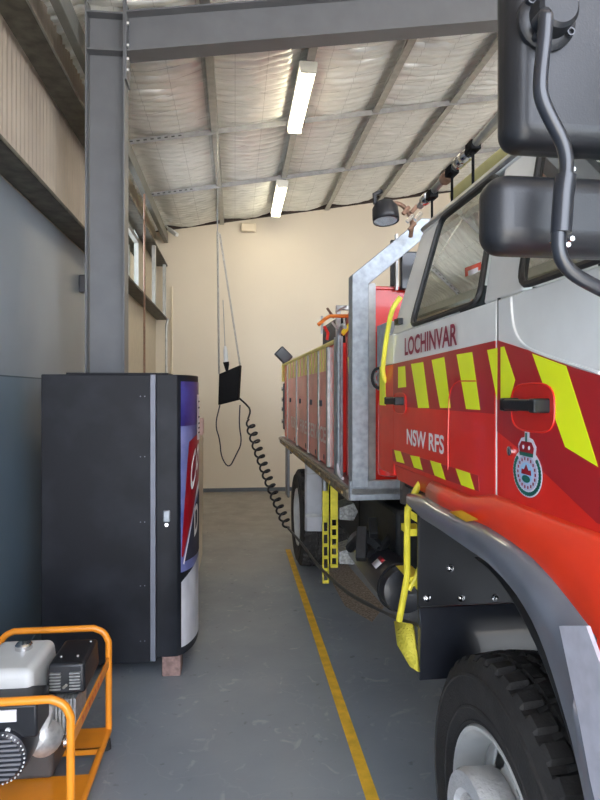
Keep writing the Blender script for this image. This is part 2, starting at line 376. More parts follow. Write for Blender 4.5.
MB().add([(x0, CY-.004, rz_(x0)), (x1, CY-.004, rz_(x1)), (x1, CY-.004, rz_(x1)+.29), (x0, CY-.004, rz_(x0)+.29), (x0, CY+.004, rz_(x0)), (x1, CY+.004, rz_(x1)), (x1, CY+.004, rz_(x1)+.29), (x0, CY+.004, rz_(x0)+.29)],
         [(0, 1, 2, 3), (7, 6, 5, 4), (0, 4, 5, 1), (3, 2, 6, 7), (0, 3, 7, 4), (1, 5, 6, 2)]).build('web', STEEL, r, off=o3)
for dz in (0, .285): MB().beam((x0, CY, rz_(x0)+dz), (x1, CY, rz_(x1)+dz), .165, .012).build('flange', STEEL, r, off=o3)
# conduits by the corner
def conduit(pts, rr, m, lab, name='conduit'):
    o = MB().tube(pts, rr, 8).build(name, m); thing(o, lab, 'pipe'); return base(o, pts[0])
conduit([(-1.13, 7.7, 0), (-1.13, 7.7, 4.2)], .013, RUST, 'rusty brown vertical pipe in front of the bright side window')
conduit([(-1.06, 10.33, 0), (-1.06, 10.33, 2.95), (-1.06, 10.33, 3.5)], .018, CREAM2, 'cream conduit rising in the far left corner')
conduit([(-1.13, 10.1, 0), (-1.13, 10.1, 2.8), (-1.10, 10.1, 2.93)], .02, PURL, 'grey conduit standing in front of the cream conduit')
jb = MB().box((.10, YB-.09, 4.47), (.36, YB, 4.62)).build('junction_box', CREAM2, bevel=.02); thing(jb, 'cream junction box high on the back wall beside the first purlin', 'box'); base(jb, (.23, YB-.05, 4.47))
r = empty('security_camera', 'small white security camera in the top left corner of the back wall', 'camera', (-1.05, 10.3, 4.42))
MB().beam(wpt(169, 229, Y=10.2), wpt(177, 235, Y=10.0), .06, .06).build('camera_body', TANK, r, off=r.location, bevel=.01)
MB().tube([wpt(169, 229, Y=10.2), wpt(166, 226, Y=10.38)], .018).build('bracket', TANK, r, off=r.location)
sc = MB().box((-1.322, 5.28, 2.56), (-1.25, 5.36, 2.71)); o = sc.build('wall_sensor', mat('sensor_dark', (.06, .06, .07), .5), bevel=.01); thing(o, 'small dark box fixed to the blue wall beside the column', 'sensor'); base(o, (-1.31, 5.32, 2.56))
# tube lights
def tube_light(y0, y1, x, z, lab):
    r = empty('ceiling_light', lab, 'light', (x, (y0+y1)/2, z), 0, 'tube lights'); f = r.location
    MB().box((x-.085, y0, z+.02), (x+.085, y1, z+.075)).build('housing', LAMPB, r, off=f, bevel=.008)
    MB().prism([(x-.075, y0+.02, z+.02), (x-.055, y0+.02, z-.03), (x+.055, y0+.02, z-.03), (x+.075, y0+.02, z+.02)], (0, y1-y0-.04, 0)).build('diffuser', TUBE, r, off=f, bevel=.006)
    for y in (y0, y1): MB().box((x-.078, y-.008, z-.034), (x+.078, y+.018, z+.03)).build('end_cap', LAMPB, r, off=f, bevel=.004)
    for y in (y0+.2, y1-.2): MB().box((x-.01, y, z+.075), (x+.01, y+.02, purz(x)+.0)).build('hanger', PURL, r, off=f)
tube_light(5.45, 6.75, .67, 4.665, 'nearer and larger glowing tube light under the roof')
tube_light(8.45, 9.9, .67, 4.64, 'farther and smaller glowing tube light close to the back wall')
# painted line
yl = MB().box((.545, .3, 0), (.60, 6.5, .0015)); o = yl.build('floor_line', LYEL); thing(o, 'yellow stripe painted on the floor alongside the truck', 'marking'); base(o, (.57, 3.4, 0))

# ================================================================== VENDING MACHINE
V0 = Vector((-.72, 4.03, 0)); vm = empty('vending_machine', 'tall black vending machine with purple and red printed front on brick blocks', 'vending machine', V0)
MB().box((-1.13, 3.66, .09), (-.50, 4.40, 1.81)).build('cabinet', VBLK, vm, off=V0, bevel=.006)
MB().box((-.502, 3.648, .10), (-.47, 4.39, 1.81)).build('trim_strip', SILV, vm, off=V0, bevel=.003, label='silver vertical edging strip')
MB().box((-1.0, 3.7, 1.81), (-.40, 4.36, 1.822)).build('top_lid', VBLK, vm, off=V0, bevel=.003)
def vfx(t):   # curved door front; t 0..1 across from the near to the far edge
    return -.345+.105*math.sin(PI*min(max(t, 0), 1)**.8)**.75 if 0 < t < 1 else -.345
def vp(t, z, e=0.): return Vector((vfx(t)+e, 3.655+.745*t, z))
mb = MB(); n = 24; prof = [(-.468, 3.655)]+[(vfx(i/n), 3.655+.745*i/n) for i in range(n+1)]+[(-.468, 4.40)]
mb.prism([(x, y, .12) for x, y in prof], (0, 0, 1.69)); dr = mb.build('door', VBLK, vm, off=V0, bevel=.004, ang=50)
def tv(t): return .012+.58*t**1.6
def vpanel(name, poly, m, e, **k):
    """thin printed panel following the curved door"""
    ts = [p[0] for p in poly]; t0, t1 = min(ts), max(ts); N_ = 20; rows = [[], []]
    def span(t):
        zs = []
        for (a, za), (b, zb) in zip(poly, poly[1:]+poly[:1]):
            if (a <= t <= b or b <= t <= a) and abs(a-b) > 1e-6: zs.append(za+(zb-za)*(t-a)/(b-a))
            elif abs(a-b) <= 1e-6 and abs(t-a) < 1e-6: zs += [za, zb]
        return min(zs), max(zs)
    for i in range(N_+1):
        t = t0+(t1-t0)*i/N_; lo, hi = span(t); tq = t if name == 'delivery_bin' else tv(t)
        rows[0].append(vp(tq, lo, e)); rows[1].append(vp(tq, hi, e))
    q = MB(); q.strip(rows); return q.build(name, m, dr, off=V0, ang=60, **k)
vpanel('graphic_panel', [(.02, .62), (1.0, .62), (1.0, 1.50), (.02, 1.50)], VBLU, .003, label='blue printed panel')
vpanel('graphic_panel', [(.02, 1.50), (1.0, 1.50), (1.0, 1.77), (.02, 1.77)], VPUR, .003, label='purple printed panel')
vpanel('swoosh', [(.035, .72), (.10, .70), (.62, 1.10), (.95, 1.18), (.95, 1.48), (.30, 1.40)], VRED, .006, label='red printed swoosh')
vpanel('swoosh', [(.10, .67), (.14, .66), (.55, 1.03), (.95, 1.14), (.95, 1.18), (.62, 1.10)], PAPER, .006, label='white line under the red swoosh')
vpanel('swoosh', [(.16, .68), (.90, .68), (.90, 1.10), (.55, 1.0)], INK, .006, label='black printed field')
vpanel('lower_panel', [(.02, .17), (.75, .17), (.75, .66), (.02, .56)], VWHT, .006, label='scuffed white lower panel')
vpanel('paper_notice', [(.62, 1.40), (.90, 1.40), (.90, 1.69), (.62, 1.69)], PAPER, .008, label='white paper notice')
for z in (1.64, 1.60, 1.54, 1.50, 1.47, 1.44): vpanel('notice_text', [(.68, z), (.84, z), (.84, z+.010), (.68, z+.010)], INK, .010)
vpanel('delivery_bin', [(.78, .42), (.97, .42), (.97, .66), (.78, .66)], BLACK, .012)
text('lettering', 'Co', WINK, dr, (0, 0, 0), (0, 1, 0), (0, 0, 1), .42, .20, warp=lambda a, b: vp(tv(.34+a*.9), 1.06+b+a*.5, .009)-V0)
text('lettering', 'D', WINK, dr, (0, 0, 0), (0, 1, 0), (0, 0, 1), .20, .18, warp=lambda a, b: vp(tv(.48+a*.9), .80+b+a*.2, .009)-V0)
MB().box((-.425, 3.636, .93), (-.385, 3.652, 1.0)).build('lock', GALV, vm, off=V0, bevel=.006)
MB().lathe([(.012, 0), (.012, .01)], (-.405, 3.645, .915), (0, -1, 0), 14).build('lock_barrel', CHR, vm, off=V0)
for x in (-.56, -.535):
    for z in (.22, .55, .93, 1.32, 1.68): MB().lathe([(.004, 0), (.003, .003)], (x, 3.660, z), (0, -1, 0), 8).build('rivet', SILV, vm, off=V0)
for i, (x, y, lab) in enumerate(((-.38, 3.74, 'pinkish brick block under the near front corner of the vending machine'), (-.38, 4.3, 'brick block under the far front corner of the vending machine'), (-.98, 3.74, 'brick block under the near back corner of the vending machine'), (-.98, 4.3, 'brick block under the far back corner of the vending machine'))):
    if i in (2,): y += .12
    mb = MB().box((x-.055, y-.08, 0), (x+.055, y+.08, .089 if i > 1 else .119)); o = mb.build('brick_block', BRICK, bevel=.006); thing(o, lab, 'brick', 'bricks under the vending machine'); base(o, (x, y, 0))
# pale cabinet beyond the vending machine
Cb = Vector((-.5, 6.0, 0)); cbn = empty('white_cabinet', 'cream cabinet edge showing just beyond the vending machine', 'cabinet', Cb)
MB().box((-.95, 5.5, .02), (-.335, 6.3, 1.30)).build('cabinet_body', CREAM2, cbn, off=Cb, bevel=.02)
for x in (-.9, -.38):
    for y in (5.55, 6.25): MB().box((x-.02, y-.02, 0), (x+.02, y+.02, .03)).build('foot', BLACK, cbn, off=Cb)
MB().box((-.335, 5.55, .45), (-.325, 6.25, 1.25)).build('door_panel', CREAM2, cbn, off=Cb, bevel=.004)
o = MB().box((-.45, 5.7, 1.302), (-.30, 5.9, 1.46)).build('first_aid_box', mat('pale_pink', (.62, .42, .38), .6), bevel=.012); thing(o, 'small pale pink and white box on the cream cabinet', 'box'); base(o, (-.37, 5.8, 1.302))

# ================================================================== GENERATOR
G0 = Vector((-.86, 2.66, 0)); gn = empty('generator', 'orange tube framed petrol generator on the floor at lower left', 'generator', G0)
GY0, GY1, GX0, GX1 = 2.32, 3.00, -1.12, -.61
def hoop(y, zt, zb, label=None):
    rr = .07; p = [(GX0, y, zb), (GX0, y, zt-rr), (GX0+rr*.3, y, zt-rr*.3), (GX0+rr, y, zt), (GX1-rr, y, zt), (GX1-rr*.3, y, zt-rr*.3), (GX1, y, zt-rr), (GX1, y, zb)]
    P = [Vector(p[0])]+smooth_path(p[1:4], 2)+smooth_path(p[4:7], 2)+[Vector(p[7])]
    return MB().tube(P, .0155, 12).build('frame_hoop', ORG, gn, off=G0)
hoop(GY1, .56, .07); hoop(GY0, .56, .07)
for x in (GX0, GX1):
    MB().tube([(x, GY0, .06), (x, GY1, .06)], .0155, 12).build('base_rail', ORG, gn, off=G0)
    b = MB().box((x-.004, GY0, .37), (x+.004, GY1, .42)); bb = b.build('side_bar', ORG, gn, off=G0, bevel=.002)
text('lettering', 'GENMAX', MINK, gn, Vector((-.6055, 2.40, .382)), (0, 1, 0), (0, 0, 1), .40, .026, off=G0, label='worn red lettering') if False else None
for i in range(7): MB().box((-.6065, 2.47+i*.055, .382), (-.6055, 2.505+i*.055, .408)).build('worn_mark', mat('worn_red', (.55, .06, .02), .5, col2=(.75, .22, .02), scale=60), gn, off=G0)
for y0, y1 in ((2.33, 2.64), (2.83, 3.0)):
    MB().box((GX0, y0, .068), (GX1, y1, .076)).box((GX0, y0, .045), (GX1, y0+.006, .076)).build('base_plate', ORG, gn, off=G0, bevel=.001)
for x in (GX0, GX1):
    for y in (2.36, 2.95): MB().lathe([(.022, 0), (.018, .045)], (x, y, .0), n=14).build('rubber_foot', RUB, gn, off=G0)
# tank
def rbox(a, b, bev, name, m, par, off, seg=4, taper=0):
    mb = MB().box(a, b)
    if taper:
        cx, cy = (a[0]+b[0])/2, (a[1]+b[1])/2; zt = max(a[2], b[2])
        for v in mb.v:
            if abs(v.z-zt) < 1e-5: v.x = cx+(v.x-cx)*(1-taper); v.y = cy+(v.y-cy)*(1-taper)
    return mb.build(name, m, par, off=off, bevel=bev, seg=seg, ang=60)
tn = rbox((-1.08, 2.52, .395), (-.805, 2.90, .572), .03, 'fuel_tank', TANK, gn, G0, 5, .14)
MB().lathe([(.030, 0), (.036, .004), (.036, .022), (.03, .03), (.012, .034)], (-.925, 2.76, .570), n=20).build('fuel_cap', CHR, tn, off=G0)
mf = rbox((-.79, 2.62, .43), (-.63, 2.90, .555), .014, 'muffler_cover', BLACK, gn, G0, 3, .08)
for cx in (-.752, -.672):
    for i in range(6): MB().box((cx-.022, 2.616, .450+i*.013), (cx+.022, 2.628, .455+i*.013)).build('vent', FIN, mf, off=G0)
MB().tube([(-.715, 2.61, .463), (-.70, 2.595, .48)], .006, 8).build('lever', FIN, mf, off=G0)
for x, y in ((-.75, 2.70), (-.68, 2.70), (-.66, 2.85)): MB().lathe([(.006, 0), (.005, .006)], (x, y, .554), n=8).build('screw', FIN, mf, off=G0)
# engine block with fins
mb = MB()
for i in range(9): mb.box((-.79+i*.015, 2.60, .27), (-.783+i*.015, 2.78, .42))
mb.box((-.79, 2.62, .28), (-.67, 2.76, .41)); mb.build('cylinder_fins', FIN, gn, off=G0)
rbox((-1.0, 2.62, .076), (-.76, 2.86, .39), .02, 'engine_block', mat('engine_dark', (.10, .10, .10), .5, .5), gn, G0)
mb = MB().lathe([(.0, 0), (.055, 0), (.07, .02), (.07, .06), (.04, .08)], (-.80, 2.60, .28), (.5, -.8, .1), 24); mb.build('recoil_cover', FIN, gn, off=G0)
for x, z in ((-.70, .24), (-.73, .26), (-.69, .28), (-.75, .23)): MB().lathe([(.0, -.02), (.02, -.012), (.02, .012), (0, .02)], (x, 2.6, z), (1, .3, 0), 12, False).build('carburettor_knob', CHR, gn, off=G0)
# alternator with control box
al = MB().lathe([(.0, 0), (.085, 0), (.10, .012), (.104, .05), (.104, .2), (.09, .24)], (-.887, 2.37, .317), (0, 1, 0), 40).build('alternator', BLKM, gn, off=G0)
mb = MB()
for i in range(9):
    z = -.075+.018*i; w = math.sqrt(max(.0, .085**2-z*z)); mb.box((-.887-w, 2.362, .317+z), (-.887+w, 2.368, .325+z))
mb.build('grille', mat('grille_grey', (.16, .16, .17), .5), al, off=G0)
mb = MB()
for k in range(36):
    a = 2*PI*k/36; mb.lathe([(.0035, 0), (.0035, .004)], (-.887+.094*math.cos(a), 2.374, .317+.094*math.sin(a)), (0, -1, 0), 6)
mb.build('vent_dots', TANK, al, off=G0, kind='stuff')
cbx = rbox((-1.06, 2.40, .375), (-.756, 2.56, .505), .01, 'control_box', BLACK, gn, G0, 3)
MB().box((-1.04, 2.394, .445), (-.83, 2.401, .49)).build('rating_label', PAPER, cbx, off=G0)
MB().lathe([(.01, 0), (.01, .008)], (-.86, 2.396, .415), (0, -1, 0), 14).build('socket', TANK, cbx, off=G0)
mb = MB().add([(-.775, 2.56, .43), (-.74, 2.56, .40), (-.765, 2.53, .28), (-.81, 2.48, .25), (-.775, 2.62, .43), (-.74, 2.62, .40), (-.765, 2.59, .28), (-.81, 2.55, .25)], [(0, 1, 2, 3), (7, 6, 5, 4), (0, 4, 5, 1), (1, 5, 6, 2), (2, 6, 7, 3), (3, 7, 4, 0)])
mb.build('bell_housing', FIN, gn, off=G0, bevel=.006)

# ================================================================== HANGING POWER BOX, CHAINS, CABLE
BY = 6.5
B0 = wpt(229, 405, Y=BY); pbx = empty('power_box', 'black box hanging on chains in front of the back wall', 'box', B0)
q = [wpt(219, 374, Y=BY), wpt(240, 365, Y=BY), wpt(238, 400, Y=BY), wpt(218, 405, Y=BY)]
MB().prism(q, (.02, .10, 0)).build('casing', MATTE, pbx, off=B0, bevel=.006)
c = (q[0]+q[1]+q[2]+q[3])/4
MB().prism([c+(p-c)*.78+Vector((0, -.006, 0)) for p in q], (0, .006, 0)).build('front_panel', MATTE, pbx, off=B0, bevel=.002)
MB().tube([wpt(225, 346, Y=BY+.05), wpt(225.5, 351, Y=BY+.05), wpt(226, 362, Y=BY+.05)], [.012, .024, .026], 12).build('plug', TANK, pbx, off=B0)
MB().tube([wpt(226, 362, Y=BY+.05), wpt(226.5, 365, Y=BY+.05), wpt(227, 372, Y=BY+.05)], [.034, .030, .012], 12).build('plug_collar', MATTE, pbx, off=B0)
MB().tube([wpt(223, 300, Y=BY+.05), wpt(225, 346, Y=BY+.05)], .005, 6).build('supply_cord', ALU, pbx, off=B0)
def chain(p, q, lab, lk=.045, r=.005):
    p = Vector(p); q = Vector(q); d = (q-p); L_ = d.length; d.normalize(); n = int(L_/(lk*.8)); a = d.orthogonal().normalized(); b = d.cross(a); mb = MB()
    for i in range(n):
        c = p+d*(i+.5)*L_/n; s = a if i % 2 else b
        mb.tube([c+d*math.cos(t)*lk*.5+s*math.sin(t)*lk*.24 for t in [2*PI*k/8 for k in range(8)]], r, 5, True)
    o = mb.build('chain', ALU); thing(o, lab, 'chain', 'chains of the hanging box'); return base(o, p)
top = wpt(217.5, 232, Y=BY+.05); ceil_pt = Vector((top.x, BY+.05, roofz(top.x)-.06))
chain(q[0]+Vector((0, .05, .004)), top, 'left chain holding the hanging black box')
chain(q[1]+Vector((0, .05, .004)), top+Vector((.025, .0, -.02)), 'right chain slanting down to the hanging black box', .04, .004)
o = MB().tube([top+Vector((0, 0, .0)), ceil_pt], .006, 6).build('drop_rope', ALU); thing(o, 'thin line carrying the two chains up to the roof', 'rope'); base(o, ceil_pt)
loop = [q[3]+Vector((.02, .03, 0))]+[wpt(*p, Y=BY+.03) for p in ((215, 425), (220, 440), (221, 457), (229, 469), (236, 455), (242, 443), (239, 425), (240, 405))]
o = MB().tube(smooth_path(loop, 2), .007, 6).build('loop_cord', INK); thing(o, 'thin dark cord looping below the hanging black box', 'cord'); base(o, loop[0])
p0 = wpt(239, 398, Y=BY); st = wpt(248, 419, Y=BY-.1); en = wpt(288, 528, Y=5.4); path = smooth_path([p0, wpt(246, 404, Y=BY-.05), wpt(251, 410, Y=BY-.08), st], 2)
ax = (en-st).normalized(); a = ax.cross(Vector((0, 1, 0))).normalized(); b = ax.cross(a); turns = 15; nn = turns*14
for i in range(nn+1):
    t = i/nn; an = 2*PI*turns*t; R = (.046-.008*t)*min(1, t*20, (1-t)*20+.15); tt = t**.97
    path.append(st.lerp(en, tt)+a*math.cos(an)*R+b*math.sin(an)*R+Vector((.0, 0, -.05*math.sin(PI*t))))
tail = [en, wpt(300, 541, Y=4.9), wpt(318, 566, Y=4.2), wpt(345, 592, Y=3.4), wpt(375, 608, Y=2.8), wpt(398, 619, Y=2.4), wpt(421, 626, Y=2.09)]
path += smooth_path(tail, 3)[1:]
rr9 = [.0105 if i < len(path)-20 else .0075 for i in range(len(path))]
o = MB().tube(path, rr9, 7).build('coiled_cable', BLACK, ang=80); thing(o, 'black coiled cable from the hanging box to the fire truck', 'cable'); base(o, p0)

# ================================================================== FIRE TRUCK   (frame: across a, along s, height z)
TR = math.radians(1.22)
def toW(a, s, z=0): return Vector((a*math.cos(TR)-s*math.sin(TR), a*math.sin(TR)+s*math.cos(TR), z))
TO = Vector((1.95, 3.9, 0))
tr = empty('fire_truck', 'large white and red four wheel drive fire truck with yellow chevrons on the right', 'truck', toW(1.95, 3.9), TR)
def P(mb, name, m, par=None, **k): return mb.build(name, m, par or tr, off=TO, **k)
CX = 1.95
# --- cab shell: rings of the cross-section along s
half = [(.80, 1.34), (.735, 1.42), (.73, 1.95), (.855, 2.385), (.885, 2.44), (1.0, 2.49), (1.3, 2.52)]
def ring(s, kx=0., kz=0.):
    L_ = [(a+kx, z+kz*(z-1.4)) for a, z in half]; return [(a, s, z) for a, z in L_]+[(2*CX-a, s, z) for a, z in reversed(L_)]
SW = [(.36, 1.39), (1.61, 2.24)]        # window bays at belt height
lo = MB()
def side_a(z): return .73 if z < 1.95 else .73+(z-1.95)*.125/.435
for sg in (1, -1):
    def M_(a): return a if sg == 1 else 2*CX-a
    # lower side
    lo.prism([(M_(.73), .3, 1.42), (M_(.73), 2.53, 1.42), (M_(.73), 2.53, 1.95), (M_(.73), .3, 1.95)], (.03*sg, 0, 0))
    lo.prism([(M_(.735), .3, 1.42), (M_(.735), 2.53, 1.42), (M_(.80), 2.53, 1.34), (M_(.80), .3, 1.34)], (.03*sg, 0, .0))
    # header and pillars on the leaning upper side
    def quad(s0, s1, s2, s3, z0, z1):   # bottom s0,s1 top s3,s2
        lo.prism([(M_(side_a(z0)), s0, z0), (M_(side_a(z0)), s1, z0), (M_(side_a(z1)), s2, z1), (M_(side_a(z1)), s3, z1)], (.03*sg, 0, 0))
    quad(2.24, 2.53, 2.50, 2.24, 1.95, 2.385); quad(1.39, 1.61, 1.735, 1.50, 1.95, 2.385); quad(.30, .36, .62, .56, 1.95, 2.385)
roof = [(.855, 2.385), (.866, 2.42), (.90, 2.458), (.98, 2.488), (1.3, 2.515)]
rr_ = roof+[(2*CX-a, z) for a, z in reversed(roof)]
lo.prism([(a, .56, z) for a, z in rr_], (0, 1.94, 0))
# back wall of the cab
lo.prism([(.80, 2.50, 1.34), (.735, 2.50, 1.42), (.73, 2.50, 1.95), (.855, 2.47, 2.385), (3.045, 2.47, 2.385), (3.17, 2.50, 1.95), (3.165, 2.50, 1.42), (3.10, 2.50, 1.34)], (0, .03, 0))
# front panel below the windscreen
lo.prism([(.735, .30, 1.0), (3.165, .30, 1.0), (3.165, .30, 1.95), (.735, .30, 1.95)], (0, .04, 0))
cab = P(lo, 'cab_shell', WHITE, bevel=.008, seg=3)
P(MB().add([(.80, .32, 1.97), (3.10, .32, 1.97), (2.98, .56, 2.38), (.92, .56, 2.38)], [(0, 1, 2, 3)]), 'windscreen', GLASS, cab)
P(MB().box((.78, .34, 1.30), (3.12, 2.50, 1.34)), 'cab_floor', DARK, cab)
P(MB().tube([(.862, 2.50, 2.405), (.862, .58, 2.405)], .012, 8), 'drip_rail', ALU, cab)
# seats
for s0 in (1.0, 1.95):
    for a0 in (1.0, 1.7, 2.4):
        mb = MB().box((a0, s0, 1.34), (a0+.5, s0+.45, 1.75)).box((a0, s0+.40, 1.7), (a0+.5, s0+.52, 2.15))
        P(mb, 'seat', SEAT, cab, bevel=.04, seg=3)
P(MB().lathe([(.2, 0), (.2, .02)], (1.3, .75, 1.95), (0, .5, .8), 24), 'dashboard_wheel', SEAT, cab) if False else None
# --- doors
def door(name, s0, s1, zb, label, w):
    d = P(MB().box((.718, s0, zb), (.731, s1, 1.945)), name, WHITE, bevel=.004, label=label)
    # window frame on the leaning plane
    (b0, b1, t1, t0) = w
    def pl(s, z, e=0): return Vector((side_a(z)-.011-e, s, z))
    outer = [pl(b0, 1.958), pl(b1, 1.958), pl(t1, 2.375), pl(t0, 2.375)]
    cs = Vector((0, 0, 0))
    for p in outer: cs += p/4
    # rounded loop
    def rounded(ps, r=.05, e=0):
        out = []
        for i in range(4):
            p = ps[i]; pr = ps[i-1]; nx = ps[(i+1) % 4]
            a_ = p+(pr-p).normalized()*r; b_ = p+(nx-p).normalized()*r
            for t in (0, .25, .5, .75, 1): out.append(a_.lerp(p, t).lerp(p.lerp(b_, t), t))
        return out
    lp = rounded(outer)
    P(MB().tube(lp, .009, 6, True), 'window_seal', FOILR, d)
    P(MB().add([p+(cs-p)*.01+Vector((.003, 0, 0)) for p in lp], [tuple(range(len(lp)))]), 'window_glass', GLASS, d)
    return d
rd = door('rear_door', 1.505, 2.455, 1.40, 'rear cab door', (1.62, 2.235, 2.235, 1.745))
fd = door('front_door', .40, 1.495, 1.43, 'front cab door', (.40, 1.385, 1.49, .63))
def poly_side(name, pix, m, par, a=.7165, th=.002, **k):
    return P(MB().prism([tk(px, py, a=a) for px, py in pix], (th, 0, 0)), name, m, par, **k)
A1 = .7155; A2 = .7140
def sz(*pts, a=A1): return [Vector((a, s, z)) for s, z in pts]
P(MB().prism(sz((2.453, 1.402), (1.508, 1.402), (1.508, 1.838), (2.453, 1.822)), (.003, 0, 0)), 'red_panel', RED, rd)
P(MB().prism(sz((1.492, 1.432), (.42, 1.432), (.42, 1.60), (1.07, 1.735), (1.15, 1.752), (1.32, 1.798), (1.492, 1.838)), (.003, 0, 0)), 'red_panel', RED, fd)
P(MB().prism(sz((2.453, 1.645), (1.508, 1.645), (1.508, 1.838), (2.453, 1.822), a=A1-.001), (.001, 0, 0)), 'reflective_band', RREF, rd)
P(MB().prism(sz((1.492, 1.60), (1.36, 1.56), (1.07, 1.40+.05), (.42, 1.45), (.42, 1.60), (1.07, 1.735), (1.15, 1.752), (1.32, 1.798), (1.492, 1.838), a=A1-.001), (.001, 0, 0)), 'reflective_band', RREF, fd)
# yellow chevrons traced on the door plane
for pix in (((398, 367), (405, 366), (406, 387), (398, 388)), ((411, 364), (423, 362), (429, 408), (418, 408)), ((431.5, 360), (444, 357), (450.5, 408), (440, 408)), ((456.5, 354.5), (472, 352), (480, 410), (466, 409))):
    poly_side('chevron', pix, YREF, rd, A2, label='fluorescent yellow chevron')
for pix in (((487, 350), (497.3, 347.8), (497, 400)),): poly_side('chevron', pix, YREF, rd, A2, label='fluorescent yellow chevron')
for pix in (((500.5, 347.2), (504, 346.5), (515, 380), (508, 405), (500.5, 405)), ((532, 353.5), (566, 366), (598, 467), (565, 447))):
    poly_side('chevron', pix, YREF, fd, A2, label='fluorescent yellow chevron')
for pix in (((394, 450), (400.5, 451.5), (404.5, 463.5), (396.5, 461.5)), ((410, 455.3), (419, 456.8), (422.5, 470), (414, 467.5)), ((430, 460.5), (440.5, 463.5), (445.5, 480), (434.5, 475.5)), ((455.5, 468.5), (469.5, 473), (474.5, 490), (461, 485))):
    poly_side('chevron', pix, YREF, rd, A2, label='small yellow chevron on the lower edge')
poly_side('reflective_band', ((392, 449), (478, 475.5), (479, 491.5), (393, 461)), RREF, rd, A1-.001)
X_, Z_ = (0, -1, 0), (0, 0, 1)
P(MB().box((.719, 2.462, 1.35), (.80, 2.70, 1.822)), 'rear_corner_panel', RED, bevel=.006)
P(MB().prism([(.719, 2.462, 1.824), (.719, 2.70, 1.824), (.719, 2.58, 1.95), (.719, 2.462, 1.95)], (.08, 0, 0)), 'rear_corner_panel', WHITE, bevel=.004)
P(MB().prism([(.7165, 2.68, 1.645), (.7165, 2.58, 1.645), (.7165, 2.60, 1.82), (.7165, 2.68, 1.82)], (.002, 0, 0)), 'chevron', YREF)
P(MB().prism([(.721, .42, 1.425), (.721, 2.455, 1.395), (.735, 2.455, 1.335), (.735, .42, 1.335)], (.012, 0, 0)), 'lower_skirt', RED)
text('lettering', 'LOCHINVAR', MINK, rd, (A2+.001, 2.285, 1.846), X_, Z_, .53, .070, off=TO, label='maroon lettering', depth=.003)
text('lettering', 'NSW RFS', WINK, rd, (A2+.001, 2.265, 1.50), X_, Z_, .395, .062, off=TO, label='white lettering', depth=.001)
# door seams / pressed outlines
def crease(pix, par, m=RED, r=.004, a=.7145, cl=False, nm='pressed_edge'):
    P(MB().tube(smooth_path([tk(px, py, a=a) for px, py in pix], 2), r, 6, cl), nm, m, par)
crease(((511, 297), (511.5, 312), (514, 330), (522, 345), (540, 354), (600, 373)), fd, WHITE, .004, .716)
crease(((448, 470), (448, 425), (450, 381), (476, 381)), rd, RED, .0022)
# handles with cups
def handle(par, s0, s1, z, cup):
    c0, c1, zc0, zc1 = cup
    n = 24; ring_ = [(( (c0+c1)/2+(c1-c0)/2*(abs(math.cos(t))**.6)*(1 if math.cos(t) > 0 else -1)), ((zc0+zc1)/2+(zc1-zc0)/2*(abs(math.sin(t))**.6)*(1 if math.sin(t) > 0 else -1))) for t in [2*PI*k/n for k in range(n)]]
    P(MB().prism([(A2-.0005, s, zz) for s, zz in ring_], (.0015, 0, 0)), 'handle_cup', mat('cup_red', (.62, .018, .012), .35, coat=.5), par)
    P(MB().tube([(A2-.001, s, zz) for s, zz in ring_], .0025, 6, True), 'cup_rim', RED, par)
    mb = MB().box((.675, s0, z-.013), (.690, s1, z+.014)).box((.675, s0, z-.016), (.718, s0+.026, z+.016)).box((.675, s1-.026, z-.016), (.718, s1, z+.016))
    P(mb, 'door_handle', BLACK, par, bevel=.005, seg=3)
handle(fd, 1.235, 1.40, 1.672, (1.215, 1.41, 1.610, 1.722)); handle(rd, 2.30, 2.455, 1.668, (2.27, 2.44, 1.615, 1.70))
P(MB().lathe([(.012, 0), (.012, .006), (.006, .008)], tk(511, 451, a=.715), (-1, 0, 0), 18), 'door_lock', CHR, fd)
P(MB().tube([(.724, 1.50, 1.36), (.724, 1.50, 1.95)], .0045, 6), 'door_gap', DARK, cab)
sg_ = [tk(x, y, a=.755) for x, y in ((465, 268), (481, 262), (481, 286), (466, 291))]
P(MB().add(sg_, [(0, 1, 2, 3)]), 'window_sticker', mat('sticker_red', (.7, .10, .06), .6), rd, solid=.001)
P(MB().add([tk(x, y, a=.754) for x, y in ((468, 271), (478, 267), (478, 280), (469, 283))], [(0, 1, 2, 3)]), 'window_sticker', PAPER, rd, solid=.001)
P(MB().add([tk(x, y, a=.755) for x, y in ((464, 292), (480, 287), (480, 294), (464, 299))], [(0, 1, 2, 3)]), 'window_sticker', YREF, rd, solid=.001)
# --- crest badge
cc = tk(528, 473, a=.7155); bx = .0
def ell(cs, cz, rs, rz, n=40): return [(cs+rs*math.cos(2*PI*k/n), cz+rz*math.sin(2*PI*k/n)) for k in range(n)]
def flat(name, pts, m, e, par, **k): return P(MB().prism([(A2-e, s, z) for s, z in pts], (.0006, 0, 0)), name, m, par, **k)
c_s, c_z = cc.y, cc.z
bd = flat('crest_badge', ell(c_s, c_z, .068, .057), BADGE, .001, tr, label='round crest badge with crown')
def mbp(name, pts, m, e): return flat(name, [(c_s+(a_-c_s)*1.04, c_z+(b_-c_z)*.86) for a_, b_ in pts], m, e, bd)
mbp('badge_crown_back', [(c_s+.036, c_z+.045), (c_s+.040, c_z+.075), (c_s+.026, c_z+.094), (c_s+.010, c_z+.098), (c_s+.010, c_z+.115), (c_s-.010, c_z+.115), (c_s-.010, c_z+.098), (c_s-.026, c_z+.094), (c_s-.040, c_z+.075), (c_s-.036, c_z+.045)], BADGE, .0012)
